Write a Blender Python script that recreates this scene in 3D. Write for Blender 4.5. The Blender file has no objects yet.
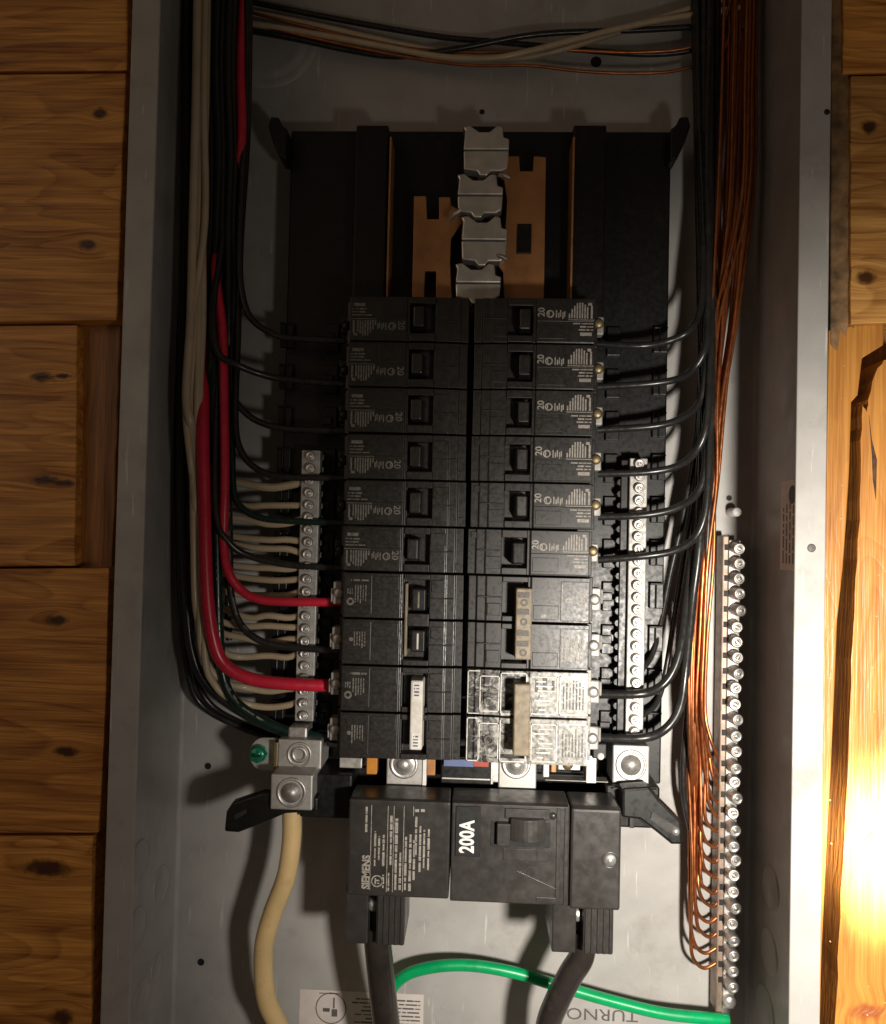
import bpy, math, random
from mathutils import Vector, Matrix
S = 0.0254                                   # everything below is laid out in inches, built in metres
rnd = random.Random(7)
scene = bpy.context.scene
C = scene.collection

# ------------------------------------------------------------------ camera
CAM = Vector((0.1893, -15.989, 0.0)); YAW, PITCH, ROLL, FPX = -0.0394, 0.0220, 0.0226, 796.06
def cam_axes():
    f = Vector((math.sin(YAW)*math.cos(PITCH), math.cos(YAW)*math.cos(PITCH), math.sin(PITCH)))
    r = Vector((math.cos(YAW), -math.sin(YAW), 0)); u = r.cross(f)
    c, s = math.cos(ROLL), math.sin(ROLL)
    return c*r + s*u, -s*r + c*u, f
RX, UX, FX = cam_axes()
cd = bpy.data.cameras.new('camera'); cam = bpy.data.objects.new('camera', cd); C.objects.link(cam)
cam.matrix_world = Matrix(((RX.x, UX.x, -FX.x, CAM.x*S), (RX.y, UX.y, -FX.y, CAM.y*S), (RX.z, UX.z, -FX.z, CAM.z*S), (0, 0, 0, 1)))
cd.sensor_fit = 'HORIZONTAL'; cd.sensor_width = 36; cd.lens = FPX/886*36
cd.clip_start = 0.01; cd.clip_end = 50
scene.camera = cam
def P(px, py, Y):
    """point (inches) on the depth plane Y seen at a pixel of the photograph"""
    d = RX*((px-443)/FPX) + UX*((512-py)/FPX) + FX
    t = (Y-CAM.y)/d.y
    return CAM + d*t

# ------------------------------------------------------------------ light: a dark room, one torch held low on the right
w = bpy.data.worlds.new('World'); scene.world = w; w.use_nodes = True
w.node_tree.nodes['Background'].inputs[0].default_value = (1.0, 0.74, 0.52, 1)
w.node_tree.nodes['Background'].inputs[1].default_value = 0.05
LAMP = Vector((6.82, -14.9, -4.3)); AIM = P(880, 850, 0.3)
def spot(name, power, cone, blend, col, aim=AIM):
    l = bpy.data.lights.new(name, 'SPOT'); l.energy = power; l.spot_size = math.radians(cone); l.spot_blend = blend
    l.shadow_soft_size = 0.85*S; l.color = col
    o = bpy.data.objects.new(name, l); C.objects.link(o); o.location = LAMP*S
    o.rotation_euler = (aim-LAMP).to_track_quat('-Z', 'Y').to_euler()
    return o
WARM = (1.0, 0.93, 0.83)
spot('torch_core', 200.0, 12, 1.0, WARM, P(899, 848, 0.3))
spot('torch_beam', 17.0, 94, 1.0, WARM)
spot('torch_spill', 0.75, 165, 0.6, WARM)
rl = bpy.data.lights.new('fill_lamp', 'AREA'); rl.energy = 1.15; rl.size = 0.7; rl.color = (1.0, 0.74, 0.52)     # added fill behind the viewer, no lamp seen there; lifts the inner wall
ro = bpy.data.objects.new('fill_lamp', rl); C.objects.link(ro); ro.location = Vector((-42, -46, 14))*S
ro.rotation_euler = (Vector((42, 48, -14))).to_track_quat('-Z', 'Y').to_euler()
scene.view_settings.view_transform = 'Standard'; scene.view_settings.look = 'None'
scene.view_settings.gamma = 1; scene.view_settings.exposure = 0.12; scene.view_settings.use_curve_mapping = False
scene.cycles.use_denoising = True
scene.cycles.max_bounces = 8

# ------------------------------------------------------------------ materials
def mat(name, col, rough=0.5, metal=0.0, var=0.12, vscale=160, bump=0.0, bscale=900, spec=0.5, coat=0.0, rvar=0.08, dirt=None, dscale=60, scratch=False):
    m = bpy.data.materials.new(name); m.use_nodes = True
    n, l = m.node_tree.nodes, m.node_tree.links
    b = n['Principled BSDF']
    b.inputs['Metallic'].default_value = metal; b.inputs['Specular IOR Level'].default_value = spec
    b.inputs['Coat Weight'].default_value = coat
    tc = n.new('ShaderNodeTexCoord'); oi = n.new('ShaderNodeObjectInfo')
    add = n.new('ShaderNodeVectorMath'); add.operation = 'ADD'
    mul = n.new('ShaderNodeVectorMath'); mul.operation = 'SCALE'; mul.inputs[0].default_value = (3.1, 1.7, 2.3)
    l.new(oi.outputs['Random'], mul.inputs['Scale']); l.new(tc.outputs['Object'], add.inputs[0]); l.new(mul.outputs[0], add.inputs[1])
    t = n.new('ShaderNodeTexNoise'); t.inputs['Scale'].default_value = vscale; t.inputs['Detail'].default_value = 5
    l.new(add.outputs[0], t.inputs['Vector'])
    r = n.new('ShaderNodeMapRange'); r.inputs[1].default_value = 0.3; r.inputs[2].default_value = 0.7
    r.inputs[3].default_value = 1-var; r.inputs[4].default_value = 1+var
    l.new(t.outputs['Fac'], r.inputs[0])
    mx = n.new('ShaderNodeMix'); mx.data_type = 'RGBA'; mx.blend_type = 'MULTIPLY'; mx.inputs['Factor'].default_value = 1
    mx.inputs['A'].default_value = (*col, 1); l.new(r.outputs[0], mx.inputs['B'])
    out = mx.outputs['Result']
    if dirt:
        t2 = n.new('ShaderNodeTexNoise'); t2.inputs['Scale'].default_value = dscale; t2.inputs['Detail'].default_value = 8; t2.inputs['Roughness'].default_value = 0.7
        l.new(add.outputs[0], t2.inputs['Vector'])
        r2 = n.new('ShaderNodeMapRange'); r2.inputs[1].default_value = 0.56; r2.inputs[2].default_value = 0.72; r2.inputs[4].default_value = dirt[3]
        l.new(t2.outputs['Fac'], r2.inputs[0])
        m2 = n.new('ShaderNodeMix'); m2.data_type = 'RGBA'; l.new(r2.outputs[0], m2.inputs['Factor'])
        l.new(out, m2.inputs['A']); m2.inputs['B'].default_value = (*dirt[:3], 1); out = m2.outputs['Result']
    if scratch:
        mp = n.new('ShaderNodeMapping'); l.new(add.outputs[0], mp.inputs[0]); mp.inputs['Scale'].default_value = (420, 420, 38); mp.inputs['Rotation'].default_value = (0.25, 0.35, 0)
        t5 = n.new('ShaderNodeTexNoise'); t5.inputs['Scale'].default_value = 1; t5.inputs['Detail'].default_value = 2; l.new(mp.outputs[0], t5.inputs[0])
        r5 = n.new('ShaderNodeMapRange'); r5.inputs[1].default_value = 0.67; r5.inputs[2].default_value = 0.74; r5.inputs[4].default_value = 0.8; l.new(t5.outputs['Fac'], r5.inputs[0])
        m5 = n.new('ShaderNodeMix'); m5.data_type = 'RGBA'; l.new(r5.outputs[0], m5.inputs['Factor']); l.new(out, m5.inputs['A']); m5.inputs['B'].default_value = (0.55, 0.53, 0.50, 1); out = m5.outputs['Result']
        t6 = n.new('ShaderNodeTexNoise'); t6.inputs['Scale'].default_value = 1300; t6.inputs['Detail'].default_value = 1; l.new(add.outputs[0], t6.inputs[0])
        r6 = n.new('ShaderNodeMapRange'); r6.inputs[1].default_value = 0.73; r6.inputs[2].default_value = 0.78; r6.inputs[4].default_value = 0.6; l.new(t6.outputs['Fac'], r6.inputs[0])
        m6 = n.new('ShaderNodeMix'); m6.data_type = 'RGBA'; l.new(r6.outputs[0], m6.inputs['Factor']); l.new(out, m6.inputs['A']); m6.inputs['B'].default_value = (0.16, 0.14, 0.12, 1); out = m6.outputs['Result']
    l.new(out, b.inputs['Base Color'])
    rr = n.new('ShaderNodeMapRange'); rr.inputs[1].default_value = 0.3; rr.inputs[2].default_value = 0.7
    rr.inputs[3].default_value = max(0.03, rough-rvar); rr.inputs[4].default_value = rough+rvar
    t3 = n.new('ShaderNodeTexNoise'); t3.inputs['Scale'].default_value = vscale*2.3; l.new(add.outputs[0], t3.inputs['Vector'])
    l.new(t3.outputs['Fac'], rr.inputs[0]); l.new(rr.outputs[0], b.inputs['Roughness'])
    if bump:
        t4 = n.new('ShaderNodeTexNoise'); t4.inputs['Scale'].default_value = bscale; t4.inputs['Detail'].default_value = 3; l.new(add.outputs[0], t4.inputs['Vector'])
        bp = n.new('ShaderNodeBump'); bp.inputs['Strength'].default_value = bump; bp.inputs['Distance'].default_value = 0.00012
        l.new(t4.outputs['Fac'], bp.inputs['Height']); l.new(bp.outputs[0], b.inputs['Normal'])
    return m
def wood(name, axis, light, dark, rough=0.42, knots=()):
    """pine: growth bands along the board, fine pores, knots with the grain bending round them; knots = (x, z, rx, rz) in object inches"""
    m = bpy.data.materials.new(name); m.use_nodes = True
    n, l = m.node_tree.nodes, m.node_tree.links; b = n['Principled BSDF']
    def math_(op, a, b_=None, c=None):
        q = n.new('ShaderNodeMath'); q.operation = op
        for i, v in enumerate((a, b_, c)):
            if v is None: continue
            if isinstance(v, (int, float)): q.inputs[i].default_value = v
            else: l.new(v, q.inputs[i])
        return q.outputs[0]
    def rng(v, a, b_, c, d):
        q = n.new('ShaderNodeMapRange'); q.interpolation_type = 'SMOOTHSTEP'; l.new(v, q.inputs[0])
        for i, x in enumerate((a, b_, c, d)): q.inputs[i+1].default_value = x
        return q.outputs[0]
    tc = n.new('ShaderNodeTexCoord'); oi = n.new('ShaderNodeObjectInfo')
    sp = n.new('ShaderNodeSeparateXYZ'); l.new(tc.outputs['Object'], sp.inputs[0])
    kn = n.new('ShaderNodeTexNoise'); kn.inputs['Scale'].default_value = 260; kn.inputs['Detail'].default_value = 4; l.new(tc.outputs['Object'], kn.inputs[0])
    mask, bend = None, None
    for x, z, rx, rz_ in knots:
        dx = math_('DIVIDE', math_('SUBTRACT', sp.outputs[0], x*S), rx*S); dz = math_('DIVIDE', math_('SUBTRACT', sp.outputs[2], z*S), rz_*S)
        d = math_('SQRT', math_('ADD', math_('MULTIPLY', dx, dx), math_('MULTIPLY', dz, dz)))
        dn = math_('MULTIPLY_ADD', kn.outputs['Fac'], 1.3, math_('SUBTRACT', d, 0.65))
        k = rng(dn, 0.55, 1.55, 1, 0); g = math_('MULTIPLY', rng(d, 0.4, 4.5, 1, 0), math_('DIVIDE', dz, math_('ADD', d, 0.4)))
        mask = k if mask is None else math_('MAXIMUM', mask, k); bend = g if bend is None else math_('ADD', bend, g)
    mul = n.new('ShaderNodeVectorMath'); mul.operation = 'SCALE'; mul.inputs[0].default_value = (2.3, 1.1, 1.9); l.new(oi.outputs['Random'], mul.inputs['Scale'])
    add = n.new('ShaderNodeVectorMath'); add.operation = 'ADD'; l.new(tc.outputs['Object'], add.inputs[0]); l.new(mul.outputs[0], add.inputs[1])
    src = add.outputs[0]
    if bend is not None:
        cb = n.new('ShaderNodeCombineXYZ'); l.new(math_('MULTIPLY', bend, -0.004), cb.inputs[2 if axis == 'X' else 0])
        a2 = n.new('ShaderNodeVectorMath'); a2.operation = 'ADD'; l.new(src, a2.inputs[0]); l.new(cb.outputs[0], a2.inputs[1]); src = a2.outputs[0]
    def noise(sc, detail, dist=0.0):
        mp = n.new('ShaderNodeMapping'); l.new(src, mp.inputs[0]); mp.inputs['Scale'].default_value = sc if axis == 'X' else (sc[2], sc[1], sc[0])
        t = n.new('ShaderNodeTexNoise'); t.inputs['Scale'].default_value = 1; t.inputs['Detail'].default_value = detail; t.inputs['Distortion'].default_value = dist; l.new(mp.outputs[0], t.inputs[0]); return t.outputs['Fac']
    big = noise((5, 20, 30), 2, 0.8)
    saw = math_('FRACT', math_('MULTIPLY', big, 11.0)); band = math_('MULTIPLY', math_('POWER', saw, 2.0), rng(saw, 0.86, 1.0, 1, 0))      # late wood darkens to a sharp edge
    soft = noise((9, 50, 130), 3, 0.4); fine = noise((30, 500, 900), 3); streak = noise((14, 200, 330), 2)
    v = math_('MULTIPLY_ADD', band, -0.34 if axis == 'X' else -0.16, 0.48); v = math_('MULTIPLY_ADD', math_('SUBTRACT', soft, 0.5), 1.1, v)
    v = math_('MULTIPLY_ADD', math_('SUBTRACT', fine, 0.5), 0.85, v); v = math_('MULTIPLY_ADD', math_('SUBTRACT', streak, 0.5), 0.6, v); v = math_('ADD', v, 0.08)
    cr = n.new('ShaderNodeValToRGB'); l.new(v, cr.inputs[0])
    cr.color_ramp.elements[0].position = 0.1; cr.color_ramp.elements[0].color = (*dark, 1)
    cr.color_ramp.elements[1].position = 0.8; cr.color_ramp.elements[1].color = (*light, 1)
    out = cr.outputs[0]
    if mask is not None:
        mx = n.new('ShaderNodeMix'); mx.data_type = 'RGBA'; l.new(mask, mx.inputs['Factor']); l.new(out, mx.inputs['A']); mx.inputs['B'].default_value = (dark[0]*.22, dark[1]*.2, dark[2]*.25, 1) if axis == 'X' else (0.30, 0.085, 0.022, 1); out = mx.outputs['Result']
    l.new(out, b.inputs['Base Color']); b.inputs['Roughness'].default_value = rough
    bp = n.new('ShaderNodeBump'); bp.inputs['Strength'].default_value = 0.6; bp.inputs['Distance'].default_value = 0.0007; l.new(v, bp.inputs['Height']); l.new(bp.outputs[0], b.inputs['Normal'])
    return m
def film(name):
    """black moulded plastic with the torch glare painted on in whitish noise patches"""
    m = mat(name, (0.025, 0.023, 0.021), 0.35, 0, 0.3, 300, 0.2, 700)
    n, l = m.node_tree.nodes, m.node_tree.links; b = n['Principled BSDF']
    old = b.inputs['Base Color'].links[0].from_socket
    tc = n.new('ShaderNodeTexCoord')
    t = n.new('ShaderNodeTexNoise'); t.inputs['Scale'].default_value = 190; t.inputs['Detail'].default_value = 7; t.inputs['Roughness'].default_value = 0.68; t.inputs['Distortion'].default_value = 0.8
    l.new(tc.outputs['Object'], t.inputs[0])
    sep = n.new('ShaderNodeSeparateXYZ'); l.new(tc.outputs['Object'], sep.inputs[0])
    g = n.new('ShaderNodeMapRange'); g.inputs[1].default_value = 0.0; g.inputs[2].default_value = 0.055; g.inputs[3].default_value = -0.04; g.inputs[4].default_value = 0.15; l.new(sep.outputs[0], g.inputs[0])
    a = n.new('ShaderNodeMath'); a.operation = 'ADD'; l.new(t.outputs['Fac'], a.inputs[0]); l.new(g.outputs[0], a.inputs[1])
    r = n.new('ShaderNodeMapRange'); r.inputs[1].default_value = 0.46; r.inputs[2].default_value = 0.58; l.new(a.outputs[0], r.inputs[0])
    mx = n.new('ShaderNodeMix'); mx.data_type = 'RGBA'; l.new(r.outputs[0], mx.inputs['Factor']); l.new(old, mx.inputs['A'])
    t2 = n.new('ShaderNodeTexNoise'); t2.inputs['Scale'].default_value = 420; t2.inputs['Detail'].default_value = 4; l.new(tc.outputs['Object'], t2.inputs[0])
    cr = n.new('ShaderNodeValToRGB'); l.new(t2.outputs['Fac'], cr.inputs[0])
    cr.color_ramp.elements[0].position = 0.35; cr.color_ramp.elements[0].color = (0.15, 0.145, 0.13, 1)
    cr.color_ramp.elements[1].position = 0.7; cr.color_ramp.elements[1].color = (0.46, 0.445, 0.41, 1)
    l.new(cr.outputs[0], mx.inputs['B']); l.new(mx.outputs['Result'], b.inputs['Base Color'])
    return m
M = {
 'paint': mat('grey_enamel', (0.375, 0.362, 0.345), 0.36, 0, 0.10, 40, 0.10, 1500, dirt=(0.23, 0.205, 0.175, 0.55), dscale=26, scratch=True),
 'plastic': mat('black_moulded_plastic', (0.016, 0.0132, 0.0115), 0.38, 0, 0.25, 220, 0.07, 1300, dirt=(0.036, 0.031, 0.027, 0.5), dscale=140),
 'plastic_base': mat('black_base_plastic', (0.007, 0.0066, 0.0062), 0.40, 0, 0.25, 160, 0.1, 900, spec=0.35, dirt=(0.016, 0.015, 0.014, 0.5), dscale=80),
 'plastic_main': mat('main_breaker_plastic', (0.030, 0.027, 0.0245), 0.36, 0, 0.2, 90, 0.15, 1500, dirt=(0.055, 0.050, 0.045, 0.35), dscale=70),
 'matte': mat('deep_black', (0.006, 0.006, 0.006), 0.7),
 'film': film('painted_glare_plastic'),  # glare put into the base colour, not a real coating
 'print': mat('pale_print', (0.30, 0.275, 0.24), 0.6, 0, 0.35, 700),
 'print_dim': mat('dim_print', (0.14, 0.128, 0.11), 0.6, 0, 0.45, 600),  # darker copy of the pale print
 'print_white': mat('white_print', (0.75, 0.72, 0.68), 0.6, 0, 0.1, 700),
 'ink': mat('dark_ink', (0.10, 0.09, 0.085), 0.6, 0, 0.3, 900),
 'paper': mat('pale_paper', (0.62, 0.56, 0.52), 0.6, 0, 0.06, 100),
 'paper_dull': mat('dull_paper', (0.80, 0.72, 0.66), 0.6, 0, 0.1, 120),
 'zinc': mat('zinc_plate', (0.52, 0.50, 0.475), 0.46, 0.8, 0.15, 250, 0.15, 800, dirt=(0.30, 0.27, 0.24, 0.6), dscale=150),
 'alu': mat('aluminium_lug', (0.46, 0.445, 0.42), 0.5, 0.6, 0.1, 200, 0.12, 900),
 'rail': mat('stained_rail', (0.30, 0.22, 0.17), 0.45, 0.5, 0.3, 150, 0.15, 600),
 'stab': mat('dull_tin_plate', (0.66, 0.63, 0.59), 0.36, 0.7, 0.15, 120, 0.15, 600),
 'copper_plate': mat('dull_copper_plate', (0.40, 0.185, 0.070), 0.45, 0.3, 0.15, 90, 0.1, 600, dirt=(0.22, 0.105, 0.05, 0.7), dscale=50),
 'copper': mat('bright_copper', (0.46, 0.155, 0.055), 0.36, 0.88, 0.25, 120, 0.05, 500, dirt=(0.33, 0.14, 0.065, 0.8), dscale=70),
 'zinc_dull': mat('weathered_zinc', (0.36, 0.345, 0.325), 0.58, 0.45, 0.25, 220, 0.2, 700, dirt=(0.16, 0.14, 0.12, 0.7), dscale=160),
 'glare_edge': mat('painted_glare_edge', (0.62, 0.60, 0.56), 0.4, 0, 0.3, 500),  # pale colour for the painted glare outlines
 'brass': mat('brass', (0.26, 0.20, 0.11), 0.5, 0.8, 0.2, 200),
 'white_ins': mat('aged_white_insulation', (0.47, 0.375, 0.25), 0.38, 0, 0.10, 60, 0.05, 300, dirt=(0.34, 0.26, 0.17, 0.6), dscale=40),
 'cream_ins': mat('cream_insulation', (0.70, 0.50, 0.24), 0.40, 0, 0.07, 60, 0.06, 300, dirt=(0.40, 0.26, 0.12, 0.5), dscale=90),
 'red_ins': mat('red_insulation', (0.56, 0.018, 0.045), 0.30, 0, 0.12, 90, 0.08, 300, dirt=(0.36, 0.02, 0.03, 0.7), dscale=80),
 'black_ins': mat('black_insulation', (0.017, 0.0165, 0.016), 0.30, 0, 0.2, 120, 0.03, 300, dirt=(0.05, 0.048, 0.045, 0.5), dscale=60),
 'dgreen_ins': mat('dark_green_insulation', (0.006, 0.020, 0.016), 0.28, 0, 0.2, 120),
 'green_ins': mat('green_insulation', (0.0, 0.33, 0.105), 0.32, 0, 0.12, 90, 0.08, 300, dirt=(0.01, 0.20, 0.07, 0.7), dscale=80),
 'cable': mat('cable_jacket', (0.026, 0.021, 0.019), 0.2, 0, 0.25, 90, 0.08, 260, dirt=(0.09, 0.075, 0.065, 0.6), dscale=50),
 'green_paint': mat('green_screw_paint', (0.01, 0.22, 0.12), 0.22, 0.3, 0.2, 400),
 'ivory': mat('ivory_handle', (0.62, 0.58, 0.52), 0.45, 0, 0.12, 300),
 'tan': mat('stained_tan_handle', (0.21, 0.165, 0.105), 0.5, 0, 0.3, 260, 0.1, 700),
 'blue': mat('blue_sticker', (0.10, 0.13, 0.26), 0.5), 'red': mat('red_sticker', (0.32, 0.05, 0.03), 0.5), 'white': mat('white_sticker', (0.7, 0.68, 0.65), 0.5),
 'orange': mat('orange_tag', (0.5, 0.2, 0.02), 0.45),
 'pine_stud': wood('pine_stud', 'Z', (0.48, 0.215, 0.042), (0.25, 0.085, 0.012)),
 'pine_dark': wood('painted_shade_pine', 'Z', (0.27, 0.115, 0.028), (0.10, 0.038, 0.010), 0.6),  # darker copy of the stud pine, shade of the gaps put into its colour
 'bark': mat('bark_edge', (0.20, 0.115, 0.05), 0.8, 0, 0.6, 120, 3.0, 260),
 'knot': mat('dark_knot', (0.055, 0.022, 0.009), 0.5, 0, 0.6, 300, 0.5, 500),
 'speck': mat('resin_speck', (0.75, 0.55, 0.28), 0.12, 0, 0.1, 300),
}

# ------------------------------------------------------------------ mesh builder
class MB:
    def __init__(s): s.v = []; s.f = []; s.smooth = []
    def add(s, vs, fs, sm=False):
        o = len(s.v); s.v += [Vector(v) for v in vs]; s.f += [[i+o for i in q] for q in fs]; s.smooth += [sm]*len(fs); return s
    def box(s, x0, x1, y0, y1, z0, z1):
        x0, x1 = min(x0, x1), max(x0, x1); y0, y1 = min(y0, y1), max(y0, y1); z0, z1 = min(z0, z1), max(z0, z1)
        return s.add([(x, y, z) for x in (x0, x1) for y in (y0, y1) for z in (z0, z1)],
                     [(0, 1, 3, 2), (4, 6, 7, 5), (0, 4, 5, 1), (2, 3, 7, 6), (0, 2, 6, 4), (1, 5, 7, 3)])
    def taper(s, x0, x1, z0, z1, y0, y1, i, j):          # box whose front (y0) is inset by i, j
        a = [(x0+i, y0, z0+j), (x1-i, y0, z0+j), (x1-i, y0, z1-j), (x0+i, y0, z1-j), (x0, y1, z0), (x1, y1, z0), (x1, y1, z1), (x0, y1, z1)]
        return s.add(a, [(0, 1, 2, 3), (4, 7, 6, 5), (0, 4, 5, 1), (1, 5, 6, 2), (2, 6, 7, 3), (3, 7, 4, 0)])
    def prism(s, poly, y0, y1, axis='Y'):                # polygon extruded: axis Y (poly in XZ), Z (poly in XY), X (poly in YZ)
        n = len(poly)
        def q(p, t): return {'Y': (p[0], t, p[1]), 'Z': (p[0], p[1], t), 'X': (t, p[0], p[1])}[axis]
        return s.add([q(p, y0) for p in poly]+[q(p, y1) for p in poly],
                     [list(range(n)), list(range(2*n-1, n-1, -1))]+[(k, n+k, n+(k+1) % n, (k+1) % n) for k in range(n)])
    def cyl(s, c, r, y0, y1, n=16, r2=None, axis='Y', sm=True):
        r2 = r if r2 is None else r2; vs = []
        for y, q in ((y0, r), (y1, r2)):
            for k in range(n):
                a = 2*math.pi*k/n; u, v = q*math.cos(a), q*math.sin(a)
                vs.append({'Y': (c[0]+u, y, c[1]+v), 'Z': (c[0]+u, c[1]+v, y), 'X': (y, c[0]+u, c[1]+v)}[axis])
        s.add(vs, [(k, n+k, n+(k+1) % n, (k+1) % n) for k in range(n)], sm)
        return s.add(vs, [list(range(n)), list(range(2*n-1, n-1, -1))])
    def lathe(s, c, prof, n=20, axis='Y'):               # prof: (radius, position along the axis)
        vs = []
        for r, y in prof:
            for k in range(n):
                a = 2*math.pi*k/n; u, v = r*math.cos(a), r*math.sin(a)
                vs.append({'Y': (c[0]+u, y, c[1]+v), 'Z': (c[0]+u, c[1]+v, y), 'X': (y, c[0]+u, c[1]+v)}[axis])
        fs = []
        for j in range(len(prof)-1):
            fs += [(j*n+k, (j+1)*n+k, (j+1)*n+(k+1) % n, j*n+(k+1) % n) for k in range(n)]
        s.add(vs, fs, True)
        return s
    def ring(s, c, r0, r1, y, n=20):
        vs = [(c[0]+r*math.cos(2*math.pi*k/n), y, c[1]+r*math.sin(2*math.pi*k/n)) for r in (r0, r1) for k in range(n)]
        return s.add(vs, [(k, (k+1) % n, n+(k+1) % n, n+k) for k in range(n)])
    def quad(s, x0, x1, z0, z1, y):
        return s.add([(x0, y, z0), (x1, y, z0), (x1, y, z1), (x0, y, z1)], [(0, 1, 2, 3)])
    def tube(s, pts, r, n=10, sub=6, caps=True):
        pts = [Vector(p) for p in pts]
        ps = [pts[0]*2-pts[1]]+pts+[pts[-1]*2-pts[-2]]; path = []
        for i in range(1, len(ps)-2):
            a, b, c, d = ps[i-1:i+3]
            for k in range(sub):
                t = k/sub
                path.append(0.5*((2*b)+(c-a)*t+(2*a-5*b+4*c-d)*t*t+(3*b-a-3*c+d)*t**3))
        path.append(pts[-1])
        tan = [(path[min(i+1, len(path)-1)]-path[max(i-1, 0)]).normalized() for i in range(len(path))]
        nrm = tan[0].orthogonal().normalized(); vs = []; N = len(path)
        for i, p in enumerate(path):
            nrm = (nrm-tan[i]*nrm.dot(tan[i])).normalized(); bi = tan[i].cross(nrm)
            q = r(i/(N-1)) if callable(r) else r
            vs += [p+q*(math.cos(2*math.pi*k/n)*nrm+math.sin(2*math.pi*k/n)*bi) for k in range(n)]
        s.add(vs, [(i*n+k, i*n+(k+1) % n, (i+1)*n+(k+1) % n, (i+1)*n+k) for i in range(N-1) for k in range(n)], True)
        if caps: s.add(vs, [list(range(n-1, -1, -1)), list(range((N-1)*n, N*n))])
        return s
    def mesh(s, name, m, base=Vector((0, 0, 0))):
        me = bpy.data.meshes.new(name); me.from_pydata([tuple((v-base)*S) for v in s.v], [], s.f)
        me.polygons.foreach_set('use_smooth', s.smooth); me.materials.append(M[m]); me.update()
        import bmesh
        b = bmesh.new(); b.from_mesh(me); bmesh.ops.recalc_face_normals(b, faces=b.faces); b.to_mesh(me); b.free()
        return me
    def part(s, name, m, parent, bevel=0, label=None, local=False):
        """a mesh under a thing or a part; coordinates are world inches (local=True: inches from the thing's base)"""
        root = parent
        while root.parent: root = root.parent
        base = Vector((0, 0, 0)) if local else Vector(root.location)/S
        o = bpy.data.objects.new(name, s.mesh(name, m, base)); C.objects.link(o); o.parent = parent
        if bevel: bev(o, bevel)
        if label: o['label'] = label
        return o
def bev(o, wd, seg=2):
    b = o.modifiers.new('edge', 'BEVEL'); b.width = wd*S; b.segments = seg; b.limit_method = 'ANGLE'; b.angle_limit = math.radians(40)
    b.harden_normals = False
def tag(o, label, cat, group=None, kind=None):
    o['label'] = label; o['category'] = cat
    if group: o['group'] = group
    if kind: o['kind'] = kind
    return o
def thing(name, label, cat, base=(0, 0, 0), group=None):
    o = bpy.data.objects.new(name, None); C.objects.link(o); o.location = Vector(base)*S; o.empty_display_size = 0.01
    return tag(o, label, cat, group)
def place(me, name, parent, at, rot=None, bevel=0):
    """another piece sharing mesh data; at = inches from the thing's base"""
    o = bpy.data.objects.new(name, me); C.objects.link(o); o.parent = parent; o.location = Vector(at)*S
    if rot: o.rotation_euler = rot
    if bevel: bev(o, bevel)
    return o
def solo(name, mb, m, label, cat, base, group=None, kind=None, bevel=0):
    o = bpy.data.objects.new(name, mb.mesh(name, m, Vector(base))); C.objects.link(o); o.location = Vector(base)*S
    if bevel: bev(o, bevel)
    return tag(o, label, cat, group, kind)
def copy_tree(o, parent=None):
    c = o.copy(); C.objects.link(c); c.parent = parent
    for ch in list(o.children): copy_tree(ch, c)
    return c
def text(body, size, at, turn, m, parent, name='lettering', sx=1.0, bold=0.0):
    """flat lettering facing the viewer, centred on at (inches from the base), turned in the wall plane"""
    cu = bpy.data.curves.new('t', 'FONT'); cu.body = body; cu.size = size*S; cu.align_x = 'CENTER'; cu.align_y = 'CENTER'; cu.offset = bold*S; cu.resolution_u = 3
    t = bpy.data.objects.new('t', cu); me = bpy.data.meshes.new_from_object(t); bpy.data.objects.remove(t)
    me.transform(Matrix.Diagonal((sx, 1, 1, 1))); me.transform(Matrix.Rotation(math.pi/2, 4, 'X')); me.transform(Matrix.Rotation(-turn, 4, 'Y'))
    me.materials.clear(); me.materials.append(M[m])
    o = bpy.data.objects.new(name, me); C.objects.link(o); o.parent = parent; o.location = Vector(at)*S
    return o
def dashes(mb, x0, x1, z0, z1, n, y, along='X', fill=0.55, rng=rnd, ragged=0.5, start=1):
    """n rows of tiny illegible print as broken strokes"""
    for k in range(n):
        if along == 'X':
            pitch = (z1-z0)/n; c = z1-(k+.5)*pitch; a, b = x0, x1
        else:
            pitch = (x1-x0)/n; c = x0+(k+.5)*pitch; a, b = z0, z1
        h = pitch*fill/2; b = a+(b-a)*(1-ragged*rng.random()) if start > 0 else b
        if start < 0: a = b-(b-a)*(1-ragged*rng.random())
        t = a
        while t < b-0.01:
            e = min(b, t+pitch*rng.uniform(0.8, 3.4))
            hh = h*rng.uniform(0.6, 1.05)
            if along == 'X': mb.quad(t, e, c-hh, c+hh, y)
            else: mb.quad(c-hh, c+hh, t, e, y)
            t = e+pitch*rng.uniform(0.15, 0.45)
    return mb
ORD = ['first', 'second', 'third', 'fourth', 'fifth', 'sixth', 'seventh', 'eighth', 'ninth', 'tenth', 'eleventh', 'twelfth', 'thirteenth', 'fourteenth', 'fifteenth', 'sixteenth']

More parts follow.
